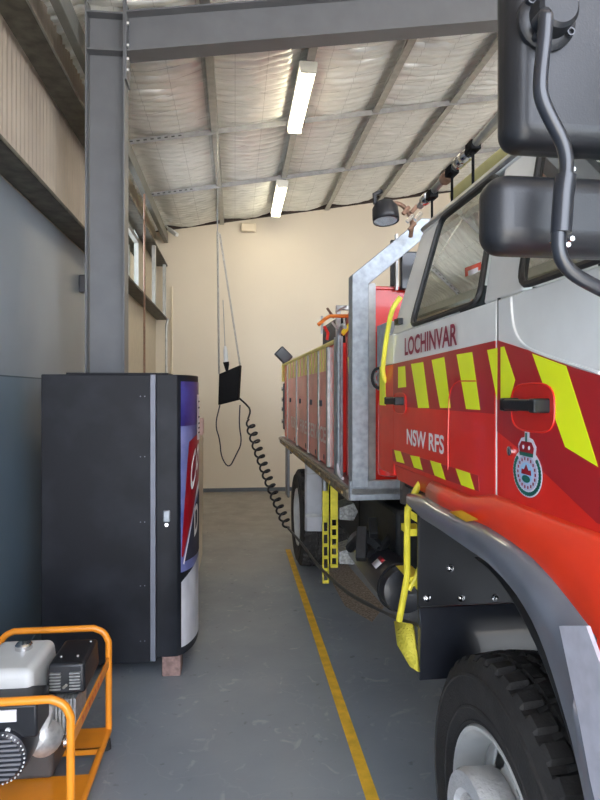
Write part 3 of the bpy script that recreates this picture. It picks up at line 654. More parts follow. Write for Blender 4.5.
for k in range(30):
    t = PI*.90+ (PI*1.20)*k/29+0; 
    an = -PI*.5+(k-14.5)/14.5*PI*.72
    mbp('laurel_leaf', ell(c_s+.057*math.cos(an), c_z+.057*math.sin(an), .006, .006, 8), GREEN, .002)
mbp('badge_ring', ell(c_s, c_z, .048, .048), mat('badge_lilac', (.45, .47, .62), .4), .0022)
mbp('badge_centre', ell(c_s, c_z, .029, .029), BLUEB, .003)
mbp('badge_flower', [(c_s+.022, c_z-.004), (c_s+.020, c_z+.010), (c_s+.010, c_z+.008), (c_s, c_z+.024), (c_s-.010, c_z+.008), (c_s-.020, c_z+.010), (c_s-.022, c_z-.004)], VRED, .0036)
mbp('badge_base', ell(c_s, c_z-.016, .018, .010, 20), GREEN, .0040)
for k in range(18):
    an = PI*.5+2*PI*(k+.5)/18; mbp('ring_letter', [(c_s+.039*math.cos(an)+dx, c_z+.039*math.sin(an)+dz) for dx, dz in ((-.0025, -.004), (.0025, -.004), (.0025, .004), (-.0025, .004))], MINK, .003)
mbp('crown', [(c_s+.028, c_z+.050), (c_s+.033, c_z+.070), (c_s+.022, c_z+.086), (c_s-.022, c_z+.086), (c_s-.033, c_z+.070), (c_s-.028, c_z+.050)], VRED, .003)
mbp('crown_band', [(c_s+.029, c_z+.046), (c_s+.031, c_z+.056), (c_s-.031, c_z+.056), (c_s-.029, c_z+.046)], GREEN, .0036)
mbp('crown_cross', [(c_s+.004, c_z+.086), (c_s+.004, c_z+.110), (c_s-.004, c_z+.110), (c_s-.004, c_z+.086)], GREEN, .0036)
for d in (-.013, .013): mbp('crown_pearl', ell(c_s+d, c_z+.070, .004, .006, 10), BADGE, .0036)
# --- sill flare (bright red) and grey wheel-arch fender
U = [tk(x, y, a=.690) for x, y in ((426, 497), (440, 506), (462, 516), (486, 526), (510, 541), (530, 556), (548, 574), (565, 595), (583, 618), (600, 642))]
U += [Vector((.69, s, z)) for s, z in ((1.06, 1.17), (.97, 1.05), (.90, .90), (.86, .70))]
T_ = [Vector((.716, p.y, (1.40 if i < 3 else 1.432) if p.y > 1.05 else 1.432)) for i, p in enumerate(U)]
for i, p in enumerate(T_):
    p.y = U[i].y if i < 10 else 1.06-.14*(i-9)
def srow(A, B, C_, D, n=1): pass
rows = []
for f, bul in ((0, 0), (.15, .010), (.45, .014), (.8, .006), (1, 0)):
    rows.append([t.lerp(u, f)+Vector((-bul, 0, 0)) for t, u in zip(T_, U)])
rows.append([u+Vector((.06, 0, -.004)) for u in U])
P(MB().strip(rows), 'sill', REDB, solid=.003, label='bright red sill above the wheel arch', ang=60)
P(MB().strip([[t.lerp(u, f)+Vector((-bul, .012, 0)) for t, u in zip(T_[:1]*2, U[:1]*2)] for f, bul in ((0, 0), (.5, .012), (1, 0))]), 'sill_end', REDB)if False else None
I = [tk(x, y, a=.652) for x, y in ((421, 517), (440, 529), (462, 544), (488, 562), (506, 580), (520, 598), (532, 619), (543, 643), (556, 682), (572, 738), (586, 800))]
I += [Vector((.652, s, z)) for s, z in ((.97, .74), (.95, .60))]
def resample(Pp, n):
    L_ = [0]
    for a_, b_ in zip(Pp, Pp[1:]): L_.append(L_[-1]+(b_-a_).length)
    out = []; j = 0
    for i in range(n):
        d = L_[-1]*i/(n-1)
        while j < len(Pp)-2 and L_[j+1] < d: j += 1
        t = (d-L_[j])/max(1e-9, L_[j+1]-L_[j]); out.append(Pp[j].lerp(Pp[j+1], min(1, t)))
    return out
U0 = [tk(x, y, a=.690) for x, y in ((408, 494), (418, 495))]+U
Ur = resample(U0, 40); Ir = resample(I, 40)
Mr = []
for i, (u, v_) in enumerate(zip(Ur, Ir)):
    m_ = u.lerp(v_, .45); m_.x = .650; Mr.append(m_)
rows = [[u+Vector((.05, 0, 0)) for u in Ur], Ur, [u.lerp(m_, .6)+Vector((-.004, 0, .010)) for u, m_ in zip(Ur, Mr)], [u.lerp(m_, .88)+Vector((-.002, 0, .006)) for u, m_ in zip(Ur, Mr)], Mr, [m_.lerp(v_, .7) for m_, v_ in zip(Mr, Ir)], Ir, [v_+Vector((.03, 0, .004)) for v_ in Ir], [v_+Vector((.035, 0, .03)) for v_ in Ir]]
fe = P(MB().strip(rows), 'fender', GREYP, solid=.004, ang=50, label='dark grey front wheel arch')
P(MB().prism([tk(x, y, a=.640) for x, y in ((559, 626), (586, 626), (603, 672), (606, 850), (603, 850), (598, 815), (590, 780), (578, 715))], (.008, 0, 0)), 'arch_plate', PALE, fe, label='pale plate on the front of the arch')
P(MB().prism([tk(x, y, a=.672)+Vector((0, 0, .014)) for x, y in ((450, 517), (462, 516), (478, 525), (466, 527))], (-.001, 0, .002)), 'warning_sticker', STICK, fe)
# liner arch above the tyre
mb = MB(); rows = []
for k in range(20):
    an = math.radians(0+92*k/19); rows.append([(.70, 1.58-.60*math.cos(an) , .5+.74*math.sin(an)), (1.25, 1.58-.60*math.cos(an), .5+.74*math.sin(an))])
P(MB().strip(rows), 'arch_liner', DARK, solid=.004)
fp = P(MB().box((.705, 2.10, .925), (1.25, 2.115, 1.30)), 'mudflap_board', BLACK, bevel=.003, label='black bolted board behind the front wheel')
lp = MB().prism([(.705, 2.095, .922), (.705, 2.075, .87), (.705, 2.085, .665), (.705, 2.10, .665), (.705, 2.11, .922)], (.545, 0, 0))
P(lp, 'mudflap', BLKM, bevel=.003, label='black mudflap')
for x, y in ((450, 568), (461, 598), (495, 597.5), (427, 598), (528, 597)):
    c = tk(x, y, s=2.10); w = P(MB().lathe([(.013, 0), (.013, .003), (.008, .004), (.008, .010), (.003, .012)], c, (0, -1, 0), 18), 'bolt', CHR, fp)
# --- wheels
def tyre(c_s_, a_out, name='wheel'):
    r_o = .5; W = .27; e = bpy.data.objects.new(name, None); C.objects.link(e); e.parent = tr
    e.location = Vector((a_out+W/2, c_s_, r_o*.95))-TO; e.scale = (.95, .95, .95)
    NT = 320; prof = [(.285, .02), (.30, -.002), (.305, -.006), (.31, -.003), (.34, -.012), (.343, -.016), (.349, -.016), (.352, -.013), (.39, -.016), (.43, -.014), (.433, -.018), (.440, -.016), (.443, -.009), (.455, -.004), (.475, .006)]
    tread = [(.490, .016, 1), (.492, .030, 1), (.494, .05, 1), (.496, .070, 2), (.4965, .074, 0), (.4965, .082, 0), (.497, .086, 2), (.5, .118, 2), (.5, .122, 0), (.5, .130, 0)]
    L_ = [(r, w, 9) for r, w in prof]+tread
    L_ = L_+[(r, W-w, k) for r, w, k in reversed(L_)]
    vs = []
    for i, (r, w, kk) in enumerate(L_):
        for t in range(NT):
            an = 2*PI*t/NT; rr2 = r; ww = w; ph = t % 8
            if kk == 1 and ph < 3: rr2 = r-.016
            if kk == 2 and (ph+ (2 if w > .1 else 0)) % 8 < 1: rr2 = r-.010
            if kk == 0: rr2 = r-.012; ww = w+.006*(1 if (t//4) % 2 else -1)
            vs.append((ww-W/2, rr2*math.cos(an), rr2*math.sin(an)))
    fs = [(i*NT+t, i*NT+(t+1) % NT, (i+1)*NT+(t+1) % NT, (i+1)*NT+t) for i in range(len(L_)-1) for t in range(NT)]
    mb = MB(); mb.add(vs, fs)
    ty = mb.build('tyre', RUB, e, ang=28)
    # rim: outer flange ring, dished disc with hand holes, hub
    mb = MB().lathe([(.298, .008), (.290, -.004), (.280, .0), (.272, .02), (.262, .05), (.255, .10), (.255, W-.02), (.29, W)], (-W/2, 0, 0), (1, 0, 0), 64, False)
    rm = mb.build('rim', RIM, e, solid=.004, ang=40)
    NR, NTh = 14, 128; vs = []; idx = {}; fs = []
    for i in range(NR+1):
        r = .13+(.256-.13)*i/NR; w = .035+.055*((r-.13)/.126)**1.5
        for t in range(NTh): an = 2*PI*t/NTh; vs.append((w-W/2, r*math.cos(an), r*math.sin(an)))
    for i in range(NR):
        for t in range(NTh):
            r = .13+(.256-.13)*(i+.5)/NR; an = (t+.5)/NTh*8 % 1-.5
            if ((r-.205)/.032)**2+(an*2*PI/8*.205/.045)**2 < 1: continue
            fs.append((i*NTh+t, i*NTh+(t+1) % NTh, (i+1)*NTh+(t+1) % NTh, (i+1)*NTh+t))
    mb = MB(); mb.add(vs, fs); mb.build('rim_disc', RIM, e, solid=.008, ang=40)
    mb = MB().lathe([(.135, .04), (.09, .03), (.085, -.02), (.05, -.035), (.0, -.04)], (-W/2, 0, 0), (1, 0, 0), 32, False); mb.build('hub', mat('hub_dark', (.06, .055, .05), .5, .4), e)
    mb = MB().lathe([(.182, .03), (.185, -.055), (.178, -.068), (.134, -.068), (.122, -.055), (.125, .03)], (-W/2, 0, 0), (1, 0, 0), 48, False); mb.build('nut_guard_ring', mat('guard_white', (.62, .62, .62), .4, .2, bump=.5, bscale=70), e, solid=.003)
    for k in range(8):
        an = 2*PI*k/8+.2; MB().lathe([(.016, .04), (.016, -.02), (.011, -.03)], (-W/2, .108*math.cos(an), .108*math.sin(an)), (1, 0, 0), 6).build('wheel_nut', RAIL, e)
    mb = MB().lathe([(.255, 0), (.255, .01)], (.02, 0, 0), (1, 0, 0), 32); mb.build('brake_drum', DARK, e)
    return e
def copy_tree(o, parent=None):
    c = o.copy(); C.objects.link(c); c.parent = parent if parent else o.parent
    for ch in o.children: copy_tree(ch, c)
    return c
fw = tyre(1.56, .730)
def rear_tree(o):
    c = o.copy(); C.objects.link(c); c.parent = o.parent
    for ch in o.children:
        if ch.name.split('.')[0] in ('nut_guard_ring', 'hub', 'wheel_nut'): continue
        d = ch.copy(); C.objects.link(d); d.parent = c
    return c
for a_out, s_ in ((.735, 5.9), (1.03, 5.9)):
    c = rear_tree(fw); c.location = Vector((a_out+.135, s_, .475))-TO
for a_out, s_ in ((3.175, 1.58), (3.165, 5.9), (2.87, 5.9)):
    c = copy_tree(fw); c.location = Vector((a_out-.135, s_, .475))-TO; c.rotation_euler = (0, 0, PI)
# --- chassis and underbody
for a in (1.5, 2.32): P(MB().box((a, .5, .78), (a+.08, 7.3, 1.02)), 'chassis_rail', DARK, bevel=.005)
for s in (1.0, 2.6, 3.6, 4.8, 6.6, 7.2): P(MB().box((1.58, s, .82), (2.32, s+.08, .98)), 'cross_member', DARK)
for s in (1.58, 5.9): P(MB().tube([(1.0, s, .5), (1.7, s, .5), (1.8, s, .5), (2.1, s, .5), (2.2, s, .5), (2.9, s, .5)], [.07, .07, .2, .2, .07, .07], 16), 'axle', DARK)
P(MB().box((1.5, 1.4, .62), (2.4, 3.2, 1.3)), 'engine_gearbox', DARK, bevel=.05)
P(MB().tube([(1.95, 3.1, .8), (1.95, 5.8, .55)], .05, 12), 'drive_shaft', DARK)
at_ = P(MB().lathe([(.05, 0), (.105, .01), (.115, .04), (.115, 1.2), (.1, 1.25)], (.885, 2.82, .735), (.06, 1, -.07), 30), 'air_tank', BLKM)
P(MB().tube([(.885+.118*math.cos(t), 2.90, .73+.118*math.sin(t)) for t in [2*PI*k/24 for k in range(24)]], .006, 6, True), 'tank_strap', DARK, at_)
st_ = [Vector((.885+.117*math.cos(an), 3.02+dy, .728+.117*math.sin(an))) for an, dy in ((2.55, 0), (2.0, 0), (2.0, .09), (2.55, .09))]
P(MB().add([*st_], [(0, 1, 2, 3)]), 'tank_sticker', PAPER, at_, solid=.001)
P(MB().add([st_[1].lerp(st_[0], .0), st_[1].lerp(st_[0], .35), st_[2].lerp(st_[3], .35), st_[2]], [(0, 1, 2, 3)]), 'tank_sticker', VRED, at_, solid=.003)
for p, q_, w in (((365, 533), (389, 556), .05), ((397, 528), (379, 552), .035), ((379, 552), (379, 575), .05), ((362, 528), (361, 560), .06), ((372, 520), (374, 536), .05)):
    P(MB().beam(tk(*p, s=3.4), tk(*q_, s=3.3), w, w), 'bracket', DARK, bevel=.006)
P(MB().box((.95, 3.2, .62), (1.4, 4.1, 1.05)), 'battery_box', DARK, bevel=.02)
P(MB().tube([tk(350, 548, s=3.6), tk(358, 540, s=3.5), tk(366, 545, s=3.4), tk(372, 555, s=3.3)], .03, 10), 'air_hose', DARK)
# --- deck
P(MB().box((.72, 3.30, 1.125), (3.18, 7.45, 1.165)), 'deck', ALU, bevel=.004)
ra = P(MB().box((.712, 3.36, 1.085), (.735, 7.45, 1.135)).box((.70, 3.36, 1.13), (.735, 7.45, 1.150)), 'tie_rail', RAIL, bevel=.004)
P(MB().box((.712, 3.30, 1.095), (1.4, 3.345, 1.205)), 'deck_channel', GALV, bevel=.004)
for i in range(9): P(MB().beam((.708, 3.5+i*.42, 1.11), (.708, 3.66+i*.42, 1.11), .012, .016), 'rail_slot', mat('slot_gold', (.40, .28, .12), .6, .4), ra)
P(MB().box((.80, 7.35, .95), (.86, 7.45, 1.12)), 'rear_bracket', BLKM)
# --- headboard frame
hb = [(.72, 1.17), (.72, 2.36), (1.12, 2.69), (2.78, 2.69), (3.18, 2.36), (3.18, 1.17)]
inn = [(.815, 1.17), (.815, 2.31), (1.155, 2.595), (2.745, 2.595), (3.085, 2.31), (3.085, 1.17)]
mb = MB(); vs = [(a, s, z) for s in (3.28, 3.38) for (a, z) in hb+inn]; n6 = 6; fs = []
for i in range(5):
    fs += [(i, i+1, 6+i+1, 6+i), (12+i, 12+6+i, 12+6+i+1, 12+i+1), (i, 12+i, 12+i+1, i+1), (6+i, 6+i+1, 18+i+1, 18+i)]
fs += [(0, 6, 18, 12), (5, 17, 23, 11)]
mb.add(vs, fs); P(mb, 'headboard_frame', GALV, bevel=.004, label='galvanised steel headboard frame')
P(MB().box((.815, 3.36, 1.17), (.875, 3.40, 2.33)), 'frame_plate', ALU)
# --- between body and cab
P(MB().box((.86, 3.04, 1.715), (1.02, 3.28, 2.075)), 'checker_box', GALV, bevel=.006)
for z in [1.74+.045*i for i in range(8)]: P(MB().lathe([(.004, 0), (.003, .003)], (.866, 3.04, z), (0, -1, 0), 6), 'rivet', PAPER)
P(MB().lathe([(.030, 0), (.055, .01), (.058, .03), (.058, .38), (.05, .42), (.02, .44)], (.885, 3.12, 1.255), n=24), 'red_cylinder', RED)
P(MB().box((.93, 3.02, 1.12), (.965, 3.07, 1.72)), 'pipe_bracket', mat('bracket_brown', (.11, .09, .075), .6), bevel=.003)
P(MB().lathe([(.06, 0), (.065, .01), (.065, .15)], (1.035, 3.0, 1.125), n=24), 'air_cleaner', ALU)
P(MB().tube([tk(379, 378, s=2.95)+Vector((.035*math.cos(t), 0, .05*math.sin(t))) for t in [2*PI*k/20 for k in range(20)]], .008, 6, True), 'gauge_ring', BLKM)
P(MB().tube([tk(379, 378, s=2.95)+Vector((.02*math.cos(t), 0, .03*math.sin(t))) for t in [2*PI*k/16 for k in range(16)]], .005, 6, True), 'gauge_ring', ALU)
mb = MB().box((1.03, 4.0, 1.17), (1.95, 4.7, 2.42)); P(mb, 'red_box', RED, bevel=.012, label='red box behind the headboard')
P(MB().box((1.03, 3.99, 2.405), (1.95, 4.71, 2.43)), 'box_lid', RED, bevel=.006)
P(MB().box((1.17, 3.95, 2.40), (1.185, 3.985, 2.78)), 'vertical_post', ALU); P(MB().box((1.20, 3.93, 2.40), (1.42, 3.985, 2.66)), 'dark_screen', BLKM, bevel=.01)
P(MB().box((1.14, 3.96, 2.43), (1.165, 3.99, 2.74)), 'dark_post', DARK)
# --- locker body
LB0, LB1 = 3.93, 7.35
bd_ = P(MB().box((.765, LB0, 1.17), (1.9, LB1, 2.035)), 'locker_body', RED, bevel=.004, label='red locker body with roller doors')
Pb = [297, 308.5, 319, 327.5]
ss = [tk(x, 400, a=.755).y for x in (288, 297.2, 308.6, 319.2, 328.2)]
for i in range(4):
    s1, s0 = ss[i]-.03, ss[i+1]+.03
    lk = P(MB().box((.750, s0, 1.185), (.767, s1, 1.86)), 'locker_door', ROLL, bd_, bevel=.003, label='red locker door with the pink sheen painted in')
    P(MB().box((.744, s0+(s1-s0)*.6, 1.60), (.752, s0+(s1-s0)*.6+.10, 1.645)), 'latch', INK, bd_)
    P(MB().lathe([(.022, 0), (.022, .004)], (.752, s0+.12, 1.225), (-1, 0, 0), 12), 'lock_hole', INK, bd_)
    P(MB().box((.750, s0, 1.86), (.767, s1, 2.03)), 'band', ROLL, bd_)
    n_ = 3
    for k in range(n_):
        t0 = s0+(s1-s0)*(k+.15)/n_; P(MB().box((.747, t0, 1.86), (.751, t0+(s1-s0)/n_*.55, 2.03)), 'band_chevron', PALEY, bd_)
for s in ss: P(MB().box((.742, s-.025, 1.17), (.77, s+.025, 2.03)), 'locker_pillar', ALU, bd_, bevel=.004)
for w_, s_, l_ in (('RURAL', 6.5, .62), ('FIRE', 5.75, .45), ('SERVICE', 5.15, .85)): text('lettering', w_, mat('faded_white', (.85, .72, .68), .6), bd_, (.7488, s_, 1.33), X_, Z_, l_, .12, off=TO, label='worn pale lettering')
P(MB().tube([(.75, LB1+.02, 2.045), (.75, LB0-.02, 2.045)], .016, 8), 'top_rail', PALEY, bd_)
# front post of body: bundle of galvanised uprights and hoop
P(MB().box((.735, 3.80, 1.165), (.775, 3.92, 2.07)), 'body_post', GALV, bevel=.006)
hp = smooth_path([(.742, 3.80, 2.03), (.742, 3.78, 2.10), (.742, 3.66, 2.12), (.742, 3.60, 2.08)], 2)
P(MB().tube([(.742, 3.77, 1.19)]+[(.742, 3.77, 2.03)]+smooth_path([(.742, 3.77, 2.03), (.742, 3.76, 2.10), (.742, 3.66, 2.12)], 2)+[(.742, 3.58, 2.10)], .012, 10), 'grab_hoop', GALV)
P(MB().tube(smooth_path([(.735, 3.77, 1.25), (.735, 3.76, 1.19), (.735, 3.68, 1.175), (.735, 3.62, 1.175)], 2), .009, 8), 'grab_hoop_foot', PAPER)
P(MB().box((.79, 3.42, 1.17), (1.02, 3.79, 2.06)), 'front_locker', RED, bevel=.006)
P(MB().box((.765, 3.42, 1.17), (.79, 3.62, 2.06)), 'front_locker_door', mat('front_locker_red', (.44, .06, .045), .25, coat=.8), bevel=.003)
P(MB().prism([(.762, 3.60, 1.92), (.762, 3.52, 1.60), (.762, 3.44, 1.60), (.762, 3.46, 1.76)], (.004, 0, 0)), 'chevron', YREF)
# rear tail rack and work light
P(MB().box((.75, 7.36, 1.25), (.80, 7.44, 1.82)), 'tail_rack', BLKM, bevel=.01)
for z in (1.35, 1.5, 1.62, 1.75): P(MB().lathe([(.03, 0), (.025, .02)], (.752, 7.40, z), (-1, 0, 0), 14), 'tail_lamp', REFL)
P(MB().box((.735, 7.36, 1.84), (.80, 7.43, 2.05)), 'tail_panel', PALEY, bevel=.006)
fl_ = P(MB().beam(tk(278, 350, s=7.2), tk(289, 361, s=7.2), .10, .14), 'rear_floodlight', BLKM, bevel=.015)
P(MB().tube([tk(287, 359, s=7.2), tk(289, 369, s=7.2)], .02, 8), 'floodlight_arm', BLKM)
# hose bin and reel on top of the lockers
bn = P(MB().box((.98, 5.1, 2.035), (1.02, 5.14, 2.46)).box((.98, 5.1, 2.42), (1.9, 5.14, 2.46)).box((.98, 5.1, 2.035), (1.9, 5.14, 2.05)), 'bin_frame', ALU, bevel=.004)
P(MB().box((1.02, 5.2, 2.035), (1.9, 6.1, 2.40)), 'pump_housing', DARK, bevel=.06)
rl = P(MB().lathe([(.17, 0), (.17, .02), (.12, .02), (.12, .3), (.17, .3), (.17, .32)], (1.06, 4.95, 2.21), (1, 0, 0), 28), 'hose_reel', mat('reel_red', (.40, .03, .02), .5))
for i in range(5): P(MB().tube([(1.1+i*.05, 4.95+.13*math.cos(t), 2.21+.13*math.sin(t)) for t in [2*PI*k/20 for k in range(20)]], .02, 8, True), 'hose_turn', HOSE, rl)
P(MB().tube([tk(318, 325, s=4.6), tk(325, 319, s=4.6), tk(330, 316, s=4.6), tk(352, 316, s=4.6)], .014, 8), 'orange_pole', HOSE)
P(MB().tube([tk(324, 326, s=4.6), tk(328, 333, s=4.6), tk(327, 340, s=4.6)], .012, 8), 'red_strap', RED)
P(MB().tube([tk(342, 334, s=4.2), tk(350, 325, s=4.2)], .018, 8), 'yellow_pole', mat('pole_yellow', (.75, .55, .02), .5))
for x0, y0, x1, y1 in ((327, 308, 334, 318), (336, 312, 346, 306), (344, 318, 345, 330), (332, 322, 338, 330), (322, 316, 322, 334)):
    P(MB().tube([tk(x0, y0, s=4.7), tk(x1, y1, s=4.7)], .010, 6), 'fitting', RUST if x0 % 2 else ALU)
# --- rear mudguard, folding step
P(MB().prism([(a, s, .47) for a, s in ((.735, 5.33), (.735, 5.30), (.75, 5.28), (.88, 5.26), (.895, 5.27), (.895, 5.33))], (0, 0, .62)), 'rear_mudguard', mat('guard_grey', (.46, .47, .50), .4, coat=.2), bevel=.004)
P(MB().box((.735, 5.255, .98), (.895, 5.265, .99)).box((.735, 5.255, .60), (.895, 5.262, .63)), 'mudguard_band', ALU)
P(MB().box((.71, 6.55, .55), (.74, 6.75, 1.09)), 'rear_post', mat('post_grey', (.22, .23, .25), .5, .3), bevel=.01)
P(MB().box((1.0, 4.3, .55), (1.4, 5.2, 1.08)), 'water_tank', DARK, bevel=.03)
for (x0, x1, y0, y1, sv, nm) in ((322.5, 329, 480, 582, 4.25, 0), (330.5, 338, 486, 566, 3.98, 1)):
    p0_, p1_ = tk(x0, y0, s=sv), tk(x1, y1, s=sv); a0, a1, zt, zb = p0_.x, p1_.x, p0_.z, p1_.z
    if zb > zt: zt, zb = zb, zt
    mb = MB(); w = (a1-a0); bw = w*.22; zm = zt-(zt-zb)*.40
    mb.box((a0, sv, zm), (a1, sv+.012, zt))
    mb.box((a0, sv, zb), (a0+bw, sv+.012, zm)); mb.box((a1-bw, sv, zb), (a1, sv+.012, zm))
    k = 5
    for i in range(k+1):
        zz = zb+(zm-zb)*i/k; mb.box((a0, sv, zz-.012), (a1, sv+.012, zz+.012))
    P(mb, 'step_stringer', YEL, bevel=.003, label='yellow perforated step side plate')
for y_ in (512, 556):
    p_ = tk(339, y_, s=4.0); z_ = p_.z
    mb = MB().prism([(p_.x, 3.99, z_-.05), (p_.x+.10, 3.99, z_-.06), (p_.x+.13, 3.99, z_), (p_.x+.10, 3.99, z_+.06), (p_.x, 3.99, z_+.03)], (0, .22, 0))
    P(mb, 'step_tread', CHECK, bevel=.003)
for aa in (0.72,): P(MB().tube([(.735, 4.25, 1.09), (.735, 4.25, 1.0)], .02, 8), 'step_hinge', ALU)
# --- cab step ladder
SL = 2.17
def t2(x, y, s=SL): return tk(x, y, s=s)
P(MB().tube([t2(424, 478), t2(417, 488), t2(410, 503), t2(407.5, 512), t2(407, 540), t2(407, 577), t2(403, 600), t2(399, 621)], .0125, 10), 'ladder_rail', YEL, label='yellow cab step rail')
P(MB().tube([t2(422, 560), t2(416, 577), t2(409, 590)], .009, 8), 'ladder_brace', YEL)
P(MB().prism([t2(407, 508), t2(424, 519), t2(424, 527), t2(407, 516)], (0, .03, 0)), 'ladder_bracket', YEL)
P(MB().prism([t2(409, 529), t2(424, 529), t2(424, 536), t2(409, 536)], (0, .10, 0)), 'ladder_rung', YEL)
P(MB().prism([t2(407, 577), t2(424, 577), t2(424, 597)], (0, .15, 0)), 'ladder_rung', YEL)
tp = [tk(395, 621, a=.66), tk(413, 624, a=.705), tk(419, 672, a=.70), tk(411, 667, a=.68), tk(398, 645, a=.655)]
mb = MB().add(tp, [(0, 1, 2, 3, 4)]); trd = P(mb, 'bottom_tread', mat('tread_yellow', (.70, .60, .06), .6, bump=.9, bscale=110), solid=.012, label='yellow serrated bottom step')
# cab grab handle
P(MB().tube(smooth_path([tk(400.5, 297, a=.735), tk(396, 303, a=.72), tk(391, 312, a=.70), tk(386, 340, a=.70), tk(382.5, 368, a=.70), tk(384, 379, a=.71), tk(389, 383, a=.735)], 3), .0105, 10), 'grab_handle', mat('handle_yellow', (.85, .80, .08), .4), label='yellow grab handle at the back of the cab')
P(MB().box((.72, 2.40, 1.985), (.74, 2.46, 2.01)), 'handle_mount', BLACK)
# --- roof pole, work light
rp = P(MB().tube([tk(420, 206, a=.93), tk(540, 70, a=.93)], .016, 10), 'roof_lance', ALU, label='steel lance clipped along the cab roof')
for x, y in ((432, 195), (452, 171), (473, 147)):
    c = tk(x, y, a=.93); P(MB().box((.925, c.y-.006, 2.46), (.935, c.y+.006, c.z)).box((.910, c.y-.03, c.z-.018), (.950, c.y+.03, c.z+.018)), 'clip', MATTE, rp, bevel=.004)
for x, y in ((424, 201), (444, 180), (458, 164), (463, 159)):
    c = tk(x, y, a=.93); P(MB().lathe([(.022, 0), (.026, .01), (.026, .05), (.02, .06)], c, (0, -1, 0), 12), 'coupling', CHR if x != 444 else RUST, rp)
P(MB().tube([(1.0, 1.0, 2.52), (1.0, 2.45, 2.54)], .04, 12), 'flat_hose', mat('hose_cream', (.55, .50, .22), .7))
wl_ = Vector((.855, 3.08, 2.645))
lt = P(MB().lathe([(.0, .075), (.045, .06), (.066, .03), (.069, -.02), (.067, -.042)], wl_, (-.05, .15, 1), 28, False), 'work_light', BLACK, solid=.004, label='round black work light')
P(MB().lathe([(.0, 0), (.062, 0), (.062, .004)], wl_+Vector((0, 0, -.040)), (-.05, .15, 1), 28), 'lamp_lens', REFL, lt)
P(MB().tube(smooth_path([wl_+Vector((.02, .02, .06)), wl_+Vector((.10, .03, .07)), wl_+Vector((.17, .06, -.01)), (1.03, 3.20, 2.56)], 2), .012, 8), 'lamp_arm', RUST, lt)
P(MB().tube([wl_+Vector((-.055, 0, .05)), wl_+Vector((-.06, 0, .10)), wl_+Vector((-.02, 0, .12))], .012, 8), 'lamp_bracket', BLACK, lt)
for i, (x, y) in enumerate(((403, 214), (407, 222), (411, 213), (415, 220), (409, 230))): P(MB().tube([tk(x, y, s=3.0), tk(x+6, y-7, s=3.0)], .012, 6), 'mount_fitting', CHR if i % 2 else RUST)
# --- mirrors on their arm
SM = .93
def scr(x, y, s=SM): return tk(x, y, s=s)
def mirror(x0, x1, y0, y1, dep, name, label, bev, taper=.0):
    a0 = scr(x0, (y0+y1)/2, SM+dep*.85); a1 = scr(x1, (y0+y1)/2); zt = scr(x0, y0).z; zb = scr(x0, y1, SM+dep*(.85 if y1 < 393 else 0)).z
    kz = scr(x1, y0).z
    mb = MB().box((a0.x, SM, zb), (a1.x, SM+dep, zt))
    for v in mb.v:
        if v.y > SM+.01: v.x += (.012 if v.x < (a0.x+a1.x)/2 else -.012)*0; 
        if v.y < SM+.01 and v.x < (a0.x+a1.x)/2: v.z += (zb+(zt-zb)/2-v.z)*taper
    return P(mb, name, BLACK, bevel=bev, seg=7, label=label, ang=60)
mu = mirror(494, 668, -70, 158, .085, 'main_mirror', 'large upper mirror housing', .034, .0)
ml = mirror(475, 652, 166, 259, .085, 'wide_angle_mirror', 'lower wide mirror housing', .036, .03)
for par, (x0, x1, y0, y1, dep) in ((mu, (500, 660, -62, 150, .085)), (ml, (486, 644, 180, 256, .085))):
    bb_ = [Vector(c_) for c_ in par.bound_box]; ax0 = min(v.x for v in bb_)+TO.x+.03; ax1 = max(v.x for v in bb_)+TO.x-.03; az0 = min(v.z for v in bb_)+.03; az1 = max(v.z for v in bb_)-.03
    P(MB().box((ax0, SM+dep-.002, az0), (ax1, SM+dep+.003, az1)), 'mirror_glass', CHR, par)
# clamp dish
cd = scr(552, 15, SM-.02)
dish = P(MB().lathe([(.0, 0), (.050, 0), (.050, .008), (.044, .014), (.036, .016), (.034, .044), (.028, .050), (.0, .050)], Vector((cd.x, SM+.002, cd.z)), (0, -1, 0), 32, False), 'mirror_clamp', BLACK, mu)
for k in range(4):
    an = k*PI/2-.6; P(MB().lathe([(.007, 0), (.007, .01), (.0045, .01), (.0045, .004)], Vector((cd.x+.041*math.cos(an), SM-.010, cd.z+.041*math.sin(an))), (0, -1, 0), 12), 'clamp_screw', BLKM, mu)
sA = SM-.055
arm = [scr(546, 14, sA), scr(545, 35, sA), scr(540, 80, sA), scr(541, 98, sA), scr(550, 118, sA), scr(563, 142, sA), scr(567, 160, sA), scr(566, 178, sA), scr(562, 205, sA), scr(558, 238, sA), scr(560, 258, sA), scr(572, 274, sA), scr(600, 289, sA), scr(640, 308, sA)]
arm += [Vector((.74, .60, 1.72)), Vector((.76, .38, 1.70))]
ar = P(MB().tube([Vector((arm[0].x, SM-.03, arm[0].z))]+smooth_path(arm, 2), .0112, 14), 'mirror_arm', BLKM, ang=60, label='black tubular mirror arm')
P(MB().tube([scr(566, 176, sA), scr(563.5, 195, sA), scr(561, 233, sA)], .0158, 16), 'arm_clamp', BLKM, ar)
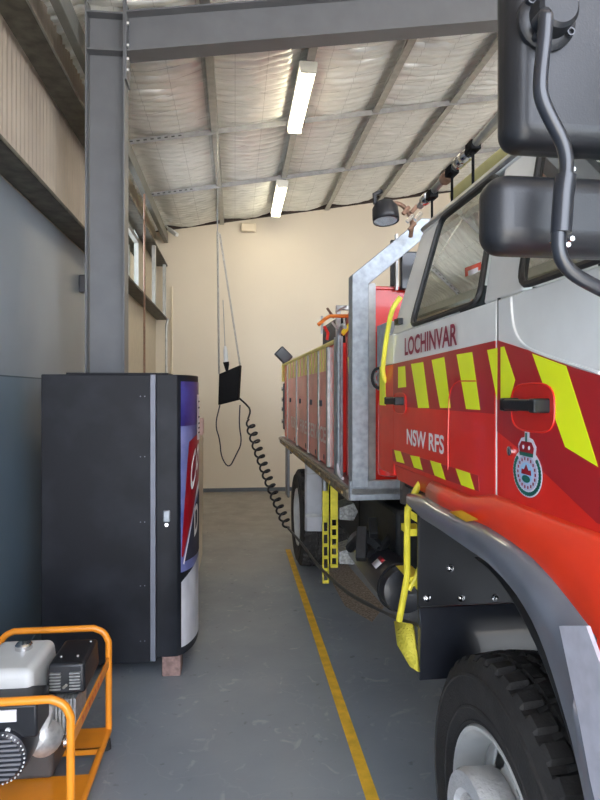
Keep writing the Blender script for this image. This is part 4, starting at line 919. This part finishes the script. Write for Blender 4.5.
for x, y in ((551, 241), (569, 240), (570, 171), (565, 246)): P(MB().lathe([(.004, 0), (.004, .010)], scr(x, y, sA+.02), (0, -1, 0), 8), 'clamp_bolt', CHR, ar)
# bumper and grille at the unseen front
P(MB().box((.70, -.05, .55), (3.2, .28, 1.0)), 'bumper', PALE, bevel=.03)

# ================================================================== LIGHT
w = bpy.data.worlds.new('W'); bpy.context.scene.world = w; w.use_nodes = True
nt = w.node_tree; bg = nt.nodes['Background']
sk = nt.nodes.new('ShaderNodeTexSky'); sk.sky_type = 'NISHITA'; sk.sun_disc = False; sk.sun_elevation = math.radians(50); sk.air_density = 1; sk.dust_density = 3
hs = nt.nodes.new('ShaderNodeMix'); hs.data_type = 'RGBA'; hs.inputs[0].default_value = .75; hs.inputs[7].default_value = (.9, .92, 1.0, 1)
sc_ = nt.nodes.new('ShaderNodeVectorMath'); sc_.operation = 'SCALE'; sc_.inputs[3].default_value = .25
nt.links.new(sk.outputs[0], sc_.inputs[0]); nt.links.new(sc_.outputs[0], hs.inputs[6]); nt.links.new(hs.outputs[2], bg.inputs[0]); bg.inputs[1].default_value = 2.2
sl = bpy.data.lights.new('sun', 'SUN'); sl.energy = 7.0; sl.angle = .02; sl.color = (1, .93, .82)
so = bpy.data.objects.new('sun', sl); C.objects.link(so); so.rotation_euler = (math.radians(28), 0, math.radians(-12))
# camera
cd_ = bpy.data.cameras.new('camera'); co = bpy.data.objects.new('camera', cd_); C.objects.link(co)
co.location = (0, 0, 1.7); co.rotation_euler = (PI/2, 0, -YAW)
cd_.sensor_fit = 'VERTICAL'; cd_.sensor_height = 24; cd_.lens = 24*600/800; cd_.shift_y = -7/800; cd_.clip_start = .05
bpy.context.scene.camera = co
vs_ = bpy.context.scene.view_settings; vs_.view_transform = 'Standard'; vs_.look = 'None'; vs_.gamma = 1; vs_.use_curve_mapping = False; vs_.exposure = 2.15
# give empty parts no stray tags
for o in list(C.objects):
    if 'kind' in o.keys() and o['kind'] == '': del o['kind']
